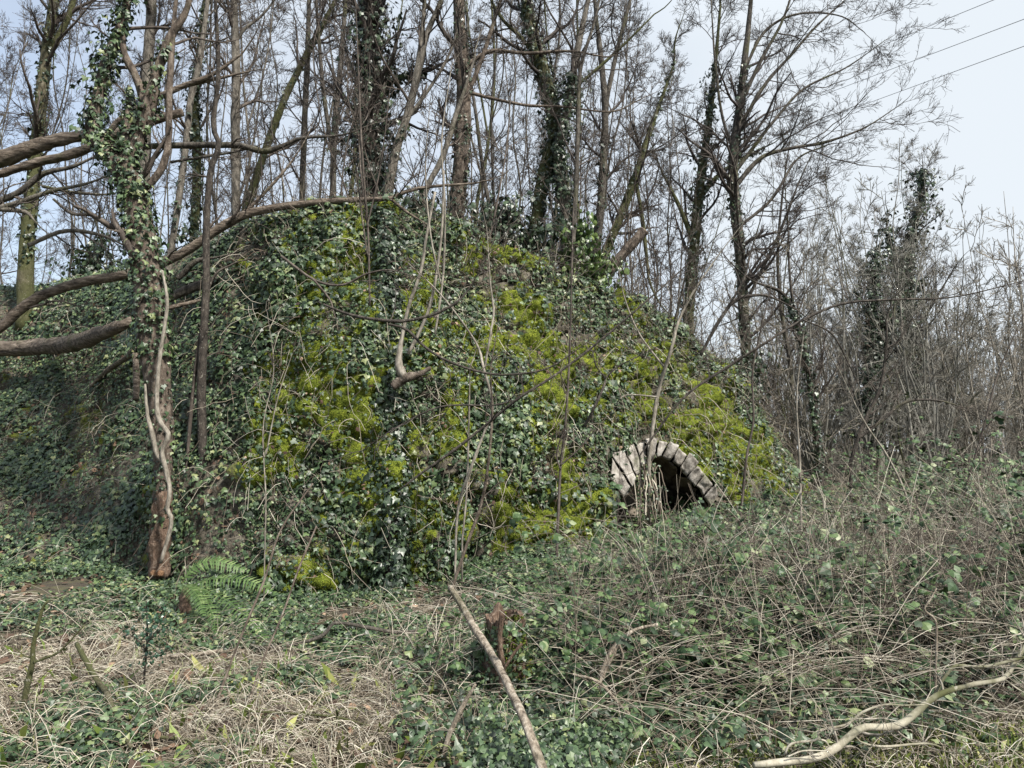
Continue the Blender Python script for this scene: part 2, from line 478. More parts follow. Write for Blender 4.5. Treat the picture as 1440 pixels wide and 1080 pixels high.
def ringed(px, py):
    lo = np.interp(px, AO[1:, 0], AO[1:, 1])
    return (px > 862) & (px < 1006) & (py > lo - 2) & (py < 775)
kiln = empty('stone_kiln', XZ(np.array(780.), np.array(8.6), np.array(.1)), 'ruined rubble stone kiln smothered in moss and ivy with a low stone arch', 'ruin')
KO = np.array(kiln.location)
fw = gridfaces(*WG.shape[:2])
cen = WG.reshape(-1, 3)[fw].mean(1); cx, cy = proj(cen)
fw = fw[~(inside(cx, cy) & (cen[:, 1] < 11.3))]
mb = MB(); mb.add(WG, fw)
mb.build('rubble_wall', M['wall'], kiln, origin=KO, attr={'moss': WM})
mb = MB(); mb.add(BG, gridfaces(*BG.shape[:2])); mb.add(TG, gridfaces(*TG.shape[:2]))
bank = mb.build('bank', M['wall'], attr={'moss': np.concatenate([BM.ravel() * .5, TM.ravel() * .3])})
tag(bank, kind='structure')

def sdepth(px, py):
    """depth of the kiln face under a photo pixel"""
    v = np.linspace(0, 1.05, 400); q = surf0(px, v); _, yy = proj(q)
    return float(q[np.argmin(np.abs(yy - py)), 1])

def spoint(px, py, lift=0.0):
    return P(px, py, sdepth(px, py) - lift)

# voussoirs
adep = np.array([sdepth(float(x), float(y)) for x, y in AO])
adl = np.linspace(min(adep[:4]) - .12, min(adep[-4:]) - .10, len(AO))
for k in range(len(AO) - 1):
    d0, d1 = adl[k], adl[k + 1]
    g = R.uniform(.03, .08)
    o0, o1 = AO[k] + (AO[k + 1] - AO[k]) * g, AO[k + 1] - (AO[k + 1] - AO[k]) * g
    i0, i1 = AI[k] + (AI[k + 1] - AI[k]) * g, AI[k + 1] - (AI[k + 1] - AI[k]) * g
    jo = R.uniform(-.12, .22); o0 = o0 + (o0 - i0) * jo; o1 = o1 + (o1 - i1) * (jo + R.uniform(-.05, .05))
    dd = R.uniform(-.05, .06)
    n = 10
    s = np.linspace(0, 1, n)
    vs = []
    for layer, (dep, shr) in enumerate(((0.0, .10), (.05, 0), (.45, 0))):
        for a in s:
            for b in s:
                q = (1 - a) * ((1 - b) * i0 + b * i1) + a * ((1 - b) * o0 + b * o1)
                q = q + (.25 * (i0 + i1 + o0 + o1) - q) * shr
                vs.append(P(q[0], q[1], d0 + (d1 - d0) * b + dd + dep))
    vs = np.array(vs)
    vs = vs + (np.stack([fbm(vs + k * 3.1, 9, 4, 77), fbm(vs + k * 1.7, 11, 4, 78), fbm(vs + k * 2.3, 9, 4, 79)], -1) - .5) * np.array([.05, .08, .05])
    fs = []
    for a in range(n - 1):
        for b in range(n - 1):
            i = a * n + b; fs.append((i, i + n, i + n + 1, i + 1))
            j = i + 2 * n * n; fs.append((j, j + 1, j + n + 1, j + n))
    per = [b for b in range(n)] + [a * n + n - 1 for a in range(1, n)] + [(n - 1) * n + b for b in range(n - 2, -1, -1)] + [a * n for a in range(n - 2, 0, -1)]
    for L in (0, 1):
        for j in range(len(per)):
            a, b = per[j] + L * n * n, per[(j + 1) % len(per)] + L * n * n
            fs.append((a, b, b + n * n, a + n * n))
    mb = MB(); mb.add(vs, np.array(fs)); mb.build('arch_stone', M['arch'], kiln, smooth=True, origin=KO)
# the chamber behind the arch: rubble lining running back, and a fallen block inside
ring = np.concatenate([[(868, 800)], AI + np.array([0, -2]), [(1003, 800)]])
Lc = np.linspace(0, 1.15, 34)
cr = resample(np.concatenate([P(ring[:, 0], ring[:, 1], np.interp(np.arange(len(ring)), [0, len(ring) - 1], [adl[0], adl[-1]])), np.ones((len(ring), 1))], 1), 110)[:, :3]
ctr = cr.mean(0)
ch = []
for l in Lc:
    k = 1.0 + .16 * min(l, .4) / .4 - .30 * max(0, l - .5)
    q = ctr + (cr - ctr) * np.array([k, 1, k]); q = q + np.array([-.12 * l, l + .05, 0])
    ch.append(q)
ch = np.array(ch)
arcL = np.concatenate([[0], np.cumsum(np.linalg.norm(np.diff(cr, axis=0), axis=1))])
e, idv = vor(np.stack(np.broadcast_arrays(arcL[None] * 4.6, Lc[:, None] * 3.4), -1), 55)
cn = nrm(ctr + np.array([0, 1, 0]) - ch); ch = ch + cn * ((sst(0, .25, e) * .07 + idv * .07)[..., None])
mb = MB(); mb.add(ch, gridfaces(len(Lc), cr.shape[0]))
back = ch[-1]; c0 = back.mean(0)
nb = len(back); rows = [back * (1 - t) + c0 * t for t in np.linspace(0, 1, 14)]
mb.add(np.array(rows), gridfaces(14, nb))
mb.build('arch_recess', M['inner'], kiln, origin=KO)

def rock(name, c, r, mat, parent=None, seed=0, origin=None, sq=(1, .8, .7)):
    n, m = 22, 14
    th = np.linspace(0, 2 * PI, n, endpoint=False); ph = np.linspace(0, PI, m)
    T, Q = np.meshgrid(th, ph); d = np.stack([np.sin(Q) * np.cos(T), np.sin(Q) * np.sin(T), np.cos(Q)], -1)
    d = np.sign(d) * np.abs(d) ** .62
    p = d * np.array(sq) * (1 + .7 * (fbm(d + seed, 1.3, 4, 60 + seed)[..., None] - .5)) * r + np.asarray(c)
    i = (np.arange(m - 1)[:, None] * n + np.arange(n)); j = (np.arange(m - 1)[:, None] * n + (np.arange(n) + 1) % n)
    mb = MB(); mb.add(p, np.stack([i, i + n, j + n, j], -1).reshape(-1, 4))
    return mb.build(name, mat, parent, origin=origin)
for k, (px, py, r) in enumerate([(898, 722, .15), (985, 728, .15), (960, 735, .16)]):
    rock('inner_stone', P(px, py, adl[6] + .55 + .12 * (k % 3)), r, M['inner'], kiln, k, KO)
for k, (px, py, r) in enumerate([(862, 632, .07), (873, 690, .09), (860, 705, .07), (880, 560, .1), (905, 512, .1), (940, 505, .08), (750, 640, .1), (770, 690, .1), (790, 625, .08), (690, 470, .07)]):
    rock('bare_stone', spoint(px, py, -.02), r, M['arch'], kiln, 20 + k, KO)

# ------------------------------------------------------------------ ivy, moss and stems on kiln and bank
def samp(G, Nn, n):
    ny, nx = G.shape[:2]
    a = np.linalg.norm(np.cross(G[1:, :-1] - G[:-1, :-1], G[:-1, 1:] - G[:-1, :-1]), axis=-1).ravel()
    k = R.choice(len(a), n, p=a / a.sum()); i, j = k // (nx - 1), k % (nx - 1)
    u, v = R.random((n, 1)), R.random((n, 1))
    p = (1 - v) * ((1 - u) * G[i, j] + u * G[i, j + 1]) + v * ((1 - u) * G[i + 1, j] + u * G[i + 1, j + 1])
    return p, Nn[i, j]
DOWN = np.array([0, 0, -1.])
CAMF = np.array([0, -1., .25])

def ivy_on(mb, G, Nn, n, size, dens):
    p, nn = samp(G, Nn, n)
    x, y = proj(p)
    k = (R.random(n) < dens(p, x, y)) & ~(inside(x, y)) & (x < 1120)
    ar = (x > 858) & (x < 1010) & (y > 612) & (y < 730)
    poly_o = np.zeros(n, bool)
    k &= ~(ar & (np.abs(x - 935) < 72) & (y > np.interp(x, AO[1:, 0], AO[1:, 1]) - 2))
    p, nn = p[k], nn[k]
    n = len(p)
    fac = nrm(nn * .8 + CAMF * .25 + np.array([.1, 0, .25]))
    side = R.normal(size=(n, 1)) * np.array([[.7, 0, 0]])
    leaves(mb, IVY, p + nn * R.uniform(.01, .085, (n, 1)), fac, DOWN + side + nn * .25, R.lognormal(math.log(size), .30, n) * (.72 + .75 * sst(.35, .65, fbm(p, 2.3, 2, 64))), .36)

def dens_wall(p, x, y):
    m = mossmask(p)
    c = fbm(p, 1.1, 3, 90)
    gaps = sst(.40, .56, c)
    right = 1 - .45 * sst(820, 960, x)
    return np.clip((1 - .76 * m) * (.14 + .86 * gaps) * right, 0, 1)

mb = MB()
ivy_on(mb, WG, WN, 150000, .041, dens_wall)
tag(mb.build('ivy', M['ivy'], smooth=False), kind='stuff')
mb = MB()
kb = (pxb > -420)
ivy_on(mb, BG[:150, kb], BN[:150, kb], 185000, .037, lambda p, x, y: (1 - .8 * mossmask(p)) * (.3 + .7 * sst(.34, .52, fbm(p, 1.7, 3, 31))) * (x < 352) * (x > -260))
tag(mb.build('ground_ivy', M['ivy'], smooth=False), kind='stuff')

def moss_on(mb, G, Nn, n, thr):
    p, nn = samp(G, Nn, n)
    m = mossmask(p); x, y = proj(p)
    k = (m > thr + .3 * R.random(n)) & ~ringed(x, y) & (x < 1125) & (x > -100)
    p, nn = p[k], nn[k]; K = len(p)
    up = nrm(nn * .35 + np.array([0, -.05, -.45]) + .6 * R.normal(size=(K, 3)))
    leaves(mb, BLADE, p + nn * R.uniform(-.004, .008, (K, 1)), nrm(nn + .3 * R.normal(size=(K, 3))), up, R.uniform(.008, .019, K), .3, .55)
mb = MB()
moss_on(mb, WG, WN, 800000, .2); moss_on(mb, BG[:140, kb], BN[:140, kb], 150000, .4)
tag(mb.build('moss', M['moss'], smooth=False), kind='stuff')

def hang(n, G, Nn, L0, L1, dropz, N=7, wob=.25, filt=None):
    p, nn = samp(G, Nn, n)
    if filt is not None:
        x, y = proj(p); k = filt(p, x, y) & ~ringed(x, y); p, nn = p[k], nn[k]
    n = len(p)
    out = np.zeros((n, N, 3)); out[:, 0] = p
    d = nrm(nn * 1.0 + R.normal(size=(n, 3)) * .6)
    L = R.uniform(L0, L1, n)
    for k in range(1, N):
        d = nrm(d + wob * R.normal(size=(n, 3)) + np.array([0, 0, -dropz]))
        out[:, k] = out[:, k - 1] + d * (L / (N - 1))[:, None]
    return out
mb = MB()
h = hang(1300, WG, WN, .25, .9, .35, filt=lambda p, x, y: x < 1110); tubes(mb, h, np.full(h.shape[:2], .0026) * R.uniform(.6, 1.4, (len(h), 1)), 3)
h = hang(420, WG, WN, .25, .8, -.25, filt=lambda p, x, y: x < 1110); tubes(mb, h, np.full(h.shape[:2], .003) * R.uniform(.6, 1.4, (len(h), 1)), 3)
h = hang(3200, WG, WN, .08, .35, .15, 5, .3, filt=lambda p, x, y: x < 1110); tubes(mb, h, np.full(h.shape[:2], .0018) * R.uniform(.6, 1.4, (len(h), 1)), 3)
h = hang(2600, WG, WN, .15, .5, .5, filt=lambda p, x, y: (np.exp(-((x - 880) / 60) ** 2 - ((y - 580) / 70) ** 2) > .35 + .3 * R.random(len(x))) & (y < 620)); tubes(mb, h, np.full(h.shape[:2], .0028), 3)
h = hang(1500, BG[:140, kb], BN[:140, kb], .2, .7, .3); tubes(mb, h, np.full(h.shape[:2], .0024) * R.uniform(.6, 1.4, (len(h), 1)), 3)
tag(mb.build('dead_stems', M['stem']), kind='stuff')
# dense twiggy dead growth along the brow of the kiln
mb = MB()
h = hang(1500, WG[150:], WN[150:], .3, 1.0, -.12, 6, .3, lambda p, x, y: (x > 600) & (x < 1090)); tubes(mb, h, np.full(h.shape[:2], .0035), 3)
h = hang(700, WG[165:], WN[165:], .3, .9, -.15, 6, .3, lambda p, x, y: (x < 640)); tubes(mb, h, np.full(h.shape[:2], .0032), 3)
tag(mb.build('brushwood', M['twig']), kind='stuff')
# litter of brown leaves
mb = MB()
p, nn = samp(WG, WN, 2600); xx, yy = proj(p); kk = ~ringed(xx, yy); p, nn = p[kk], nn[kk]; leaves(mb, OVAL, p + nn * .05, nn, R.normal(size=p.shape), R.uniform(.02, .055, len(p)), .5)
p, nn = samp(BG[:120, kb], BN[:120, kb], 2800); leaves(mb, OVAL, p + nn * .03, nn, R.normal(size=p.shape), R.uniform(.03, .08, len(p)), .5)
n = 1800; px = R.uniform(-150, 760, n); d = R.uniform(3.4, 7.6, n); x = (px - 720) / F * d
p = np.stack([x, d, gz(x, d) + R.uniform(.0, .06, n)], -1); leaves(mb, OVAL, p, np.tile([0, 0, 1.], (n, 1)), R.normal(size=p.shape), R.uniform(.03, .085, n), .5)
tag(mb.build('leaf_litter', M['litter'], smooth=False), kind='stuff')


# ------------------------------------------------------------------ helpers to place things
def gd(px, py):
    """depth at which the view through (px, py) meets the ground or the mound"""
    d = np.arange(2.2, 14, .02); q = P(px, py, d)
    z = gz(q[:, 0], q[:, 1])
    k = np.nonzero(q[:, 2] <= z)[0]
    g = d[k[0]] if len(k) else 14.0
    v = np.linspace(0, 1.02, 300); s = surf0(px, v); _, yy = proj(s)
    if yy.min() < py < yy.max(): g = min(g, float(s[np.argmin(np.abs(yy - py)), 1]))
    return float(g)

def base_z(px, d):
    fd, fz, td, tz = ctab(px)
    if px < 1180 and d > fd:
        if d > td: return float(surf0(px, 1 + min((d - td) / BACK, 1))[2])
        v = np.linspace(0, 1, 200); s = surf0(px, v); return float(s[np.argmin(np.abs(s[:, 1] - d)), 2])
    return float(gz((px - 720) / F * d, d))

def trace(path, d, n=36, wob=.0):
    """photo pixels and widths -> rows of (x, y, z, radius)"""
    c = np.array(path, float)
    dd = np.interp(np.linspace(0, 1, len(c)), np.linspace(0, 1, np.size(d)), np.atleast_1d(d)) if np.ndim(d) or np.size(d) > 1 else np.full(len(c), float(d))
    p = P(c[:, 0], c[:, 1], dd)
    if wob: p[1:-1, 1] += R.normal(size=len(c) - 2) * wob
    return resample(np.concatenate([p, (c[:, 2] / 2 / F * dd)[:, None]], 1), n)

def tip(rows):
    """let a stem run out to a fine end"""
    n = len(rows); k = np.linspace(0, 1, n); r = rows.copy(); r[:, 3] *= 1 - .35 * np.clip((k - .6) / .4, 0, 1)
    d = nrm(rows[-1, :3] - rows[-4, :3]); m = 7; L = min(1.2, 45 * r[-1, 3] + .15)
    dd = d + np.cumsum(R.normal(size=(m, 3)) * .16, 0) + np.array([0, 0, .02]); q = rows[-1, :3] + np.cumsum(nrm(dd), 0) * L / m
    return np.concatenate([r, np.concatenate([q, (r[-1, 3] * np.linspace(.88, .12, m))[:, None]], 1)])

def rows_tube(mb, rows, sides=9, lump=.05):
    r = rows[:, 3] * (1 + .10 * (fbm(rows[:, :3], 6, 2, 3) - .5) * 2)
    tubes(mb, rows[None, :, :3], r[None], sides, cap=True, lump=lump)

def even(rows, n):
    s = np.linspace(0, len(rows) - 1, n); i = np.minimum(s.astype(int), len(rows) - 2); f = (s - i)[:, None]
    return rows[i] * (1 - f) + rows[i + 1] * f

def ivy_path(mb, rows, n, spread, size, t0=0, t1=1, tpl=IVY):
    t = R.uniform(t0, t1, n) * (len(rows) - 1); i = np.minimum(t.astype(int), len(rows) - 2); f = (t - i)[:, None]
    c = rows[i] * (1 - f) + rows[i + 1] * f
    tg = nrm(rows[i + 1, :3] - rows[i, :3])
    q = R.normal(size=(n, 3)); q = nrm(q - (q * tg).sum(-1, keepdims=True) * tg)
    cl = fbm(c[:, :3] + q * .3, 3.5, 2, 71)
    rad = c[:, 3] * R.uniform(.9, 1.15, n) + spread * np.abs(R.normal(size=n)) * np.clip(2.2 * cl - .45, .08, 2)
    p = c[:, :3] + q * rad[:, None]
    leaves(mb, tpl, p, nrm(q + np.array([0, -.1, .35])), DOWN + .5 * q, R.lognormal(math.log(size), .3, n), .45)

def crown_levels(rowslist, spec, rmin=.003, bias=None, N0=22):
    """spec: (n, t0, len lo, len hi) for main branches, then shoots per branch on each finer level"""
    P0 = np.array([even(r, N0) for r in rowslist]); p, r = P0[..., :3], P0[..., 3]
    n, t0, lo, hi = spec[:4]; spec = (0,) + tuple(spec[4:])
    out = []
    pl = np.linalg.norm(np.diff(p, axis=1), axis=-1).sum(1); n = np.maximum(1, np.round(n * len(p) * pl / pl.sum())).astype(int)
    p1, r1 = grow(p, r, n, t0, .98, lo, hi, .5, 1.15, .05, .16, 9, .45, rmin * 1.6, bias)
    out.append((p1, r1, 5))
    p2, r2 = grow(p1, r1, spec[1], .12, .97, lo * .4, hi * .58, .4, 1.0, .05, .14, 6, .6, rmin * 1.2)
    out.append((p2, r2, 4))
    p3, r3 = grow(p2, r2, spec[2], .1, .98, lo * .22, hi * .36, .35, .95, .04, .12, 5, .65, rmin)
    out.append((p3, r3, 3))
    if len(spec) > 3 and spec[3]:
        p4, r4 = grow(p3, r3, spec[3], .15, .98, lo * .10, hi * .20, .3, .9, .03, .10, 4, .7, rmin * .9)
        out.append((p4, r4, 3))
    return out

def put_tree(name, label, cat, trunk, limbs=(), d=10, mat='bark', twig='twig', crown=None, ivy=None, ground=True, group=None, bias=None, limbname='limb', ivymat='ivy_dark', sink=.15, rmin=.003, lump=.05, wk=.84):
    rows = tip(trace([(a, b, c * wk) for a, b, c in trunk], d, 44))
    if ground:
        d0 = float(np.atleast_1d(d)[0]); px = trunk[0][0]
        z = base_z(px, d0) - sink
        if z < rows[0, 2] - .02:
            b = rows[0].copy(); b[2] = z; b[3] *= 1.12
            k = max(3, int((rows[0, 2] - z) / .15))
            rows = np.concatenate([b + (rows[0] - b) * np.linspace(0, 1, k)[:-1, None], rows])
    base = rows[0, :3].copy()
    t = empty(name, base, label, cat, group)
    mb = MB(); rows_tube(mb, rows, 10, lump); mb.build('trunk', M[mat], t, origin=base)
    allr = [rows]
    for l in limbs:
        ld = l[1] if isinstance(l, tuple) and len(l) == 2 and not np.isscalar(l[0]) and isinstance(l[0], list) else d
        pth = l[0] if ld is not d else l
        lr = tip(trace([(a, b, c * wk) for a, b, c in pth], ld if ld is not d else float(np.atleast_1d(d)[-1]), 30))
        mb = MB(); rows_tube(mb, lr, 8, lump); mb.build(limbname, M[mat], t, origin=base); allr.append(lr)
    if crown:
        mb = MB()
        for p, r, s in crown_levels(allr, crown, rmin, bias): tubes(mb, p, r, s)
        mb.build('crown', M[twig], t, origin=base)
    if ivy:
        mb = MB()
        for (k, n, spr, sz, a, b) in ivy: ivy_path(mb, allr[k], n, spr, sz, a, b)
        mb.build('ivy', M[ivymat], t, smooth=False, origin=base)
    return t

# ------------------------------------------------------------------ traced trees
# main ivy-clad tree on the left
t = put_tree('ivy_clad_tree', 'forked ivy-clad tree with a pale twisting vine and rotten foot on the left bank', 'tree',
    [(226, 742, 24), (230, 660, 24), (228, 600, 28), (222, 540, 34), (215, 470, 37), (207, 400, 41), (200, 340, 45), (192, 290, 45), (187, 262, 40)],
    [[(189, 282, 30), (170, 240, 25), (145, 205, 23), (131, 178, 22), (138, 140, 17), (148, 95, 16), (165, 50, 14), (178, 10, 13), (188, -70, 10)],
     [(187, 275, 30), (181, 235, 22), (192, 200, 20), (208, 152, 19), (222, 100, 13), (240, 50, 12), (262, 15, 10), (280, -60, 8)],
     [(208, 158, 14), (192, 110, 11), (175, 75, 9), (172, 40, 9), (178, 0, 8), (182, -70, 6)],
     [(198, 268, 12), (222, 246, 10), (236, 205, 9), (238, 130, 9), (243, 50, 8), (252, -40, 6)]],
    7.5, 'bark_red', 'twig', (5, .35, .5, 1.5, 5, 5), [(0, 1700, .05, .043, .42, 1), (1, 1700, .08, .044, 0, .85), (2, 360, .05, .043, 0, .5), (0, 420, .015, .038, .0, .45)], ground=False, ivymat='ivy', wk=1.08)
org = np.array(t.location)
mb = MB(); rows_tube(mb, trace([(225, 812, 28), (223, 780, 28), (226, 735, 27), (230, 690, 25)], 7.49, 20), 12, .14); o = mb.build('rotten_foot', M['rot'], t, origin=org); o['label'] = 'reddish rotten foot of the trunk'
rock('crumbling_wood', P(221, 806, 7.38) - org, .06, M['crumb'], t, 5, None, (1, .6, .5))
mb = MB(); rows_tube(mb, trace([(228, 380, 3), (235, 420, 5), (232, 455, 5), (225, 500, 6), (221, 545, 6), (221, 580, 7), (228, 598, 7), (237, 612, 7), (228, 634, 6), (233, 660, 7), (239, 690, 6), (235, 715, 6), (241, 735, 6), (226, 792, 5)], 7.24, 60), 8, .06)
rows_tube(mb, trace([(204, 540, 3), (207, 580, 5), (214, 610, 7), (221, 640, 7), (232, 650, 6)], 7.26, 20), 7, .1)
mb.build('vine_stem', M['twig_pale'], t, origin=org)

put_tree('sapling', 'dark wavy young trunk standing just right of the forked ivy tree', 'tree',
    [(286, 662, 17), (284, 600, 17), (283, 545, 17), (286, 480, 16), (290, 400, 15), (290, 320, 13), (296, 240, 12), (308, 205, 11), (300, 175, 11), (307, 100, 10), (303, 0, 9), (300, -90, 7)],
    [], gd(286, 662), 'bark_dark', 'twig', (6, .35, .4, 1.3, 4, 4), None, wk=.72)
put_tree('sapling', 'thin grey stem leaning against the dark wavy trunk', 'tree',
    [(262, 668, 5), (267, 600, 6), (272, 545, 6), (285, 450, 6), (300, 390, 5), (330, 370, 4)], [], gd(262, 668) - .1, 'twig', 'twig', (4, .3, .3, .8, 3, 3))

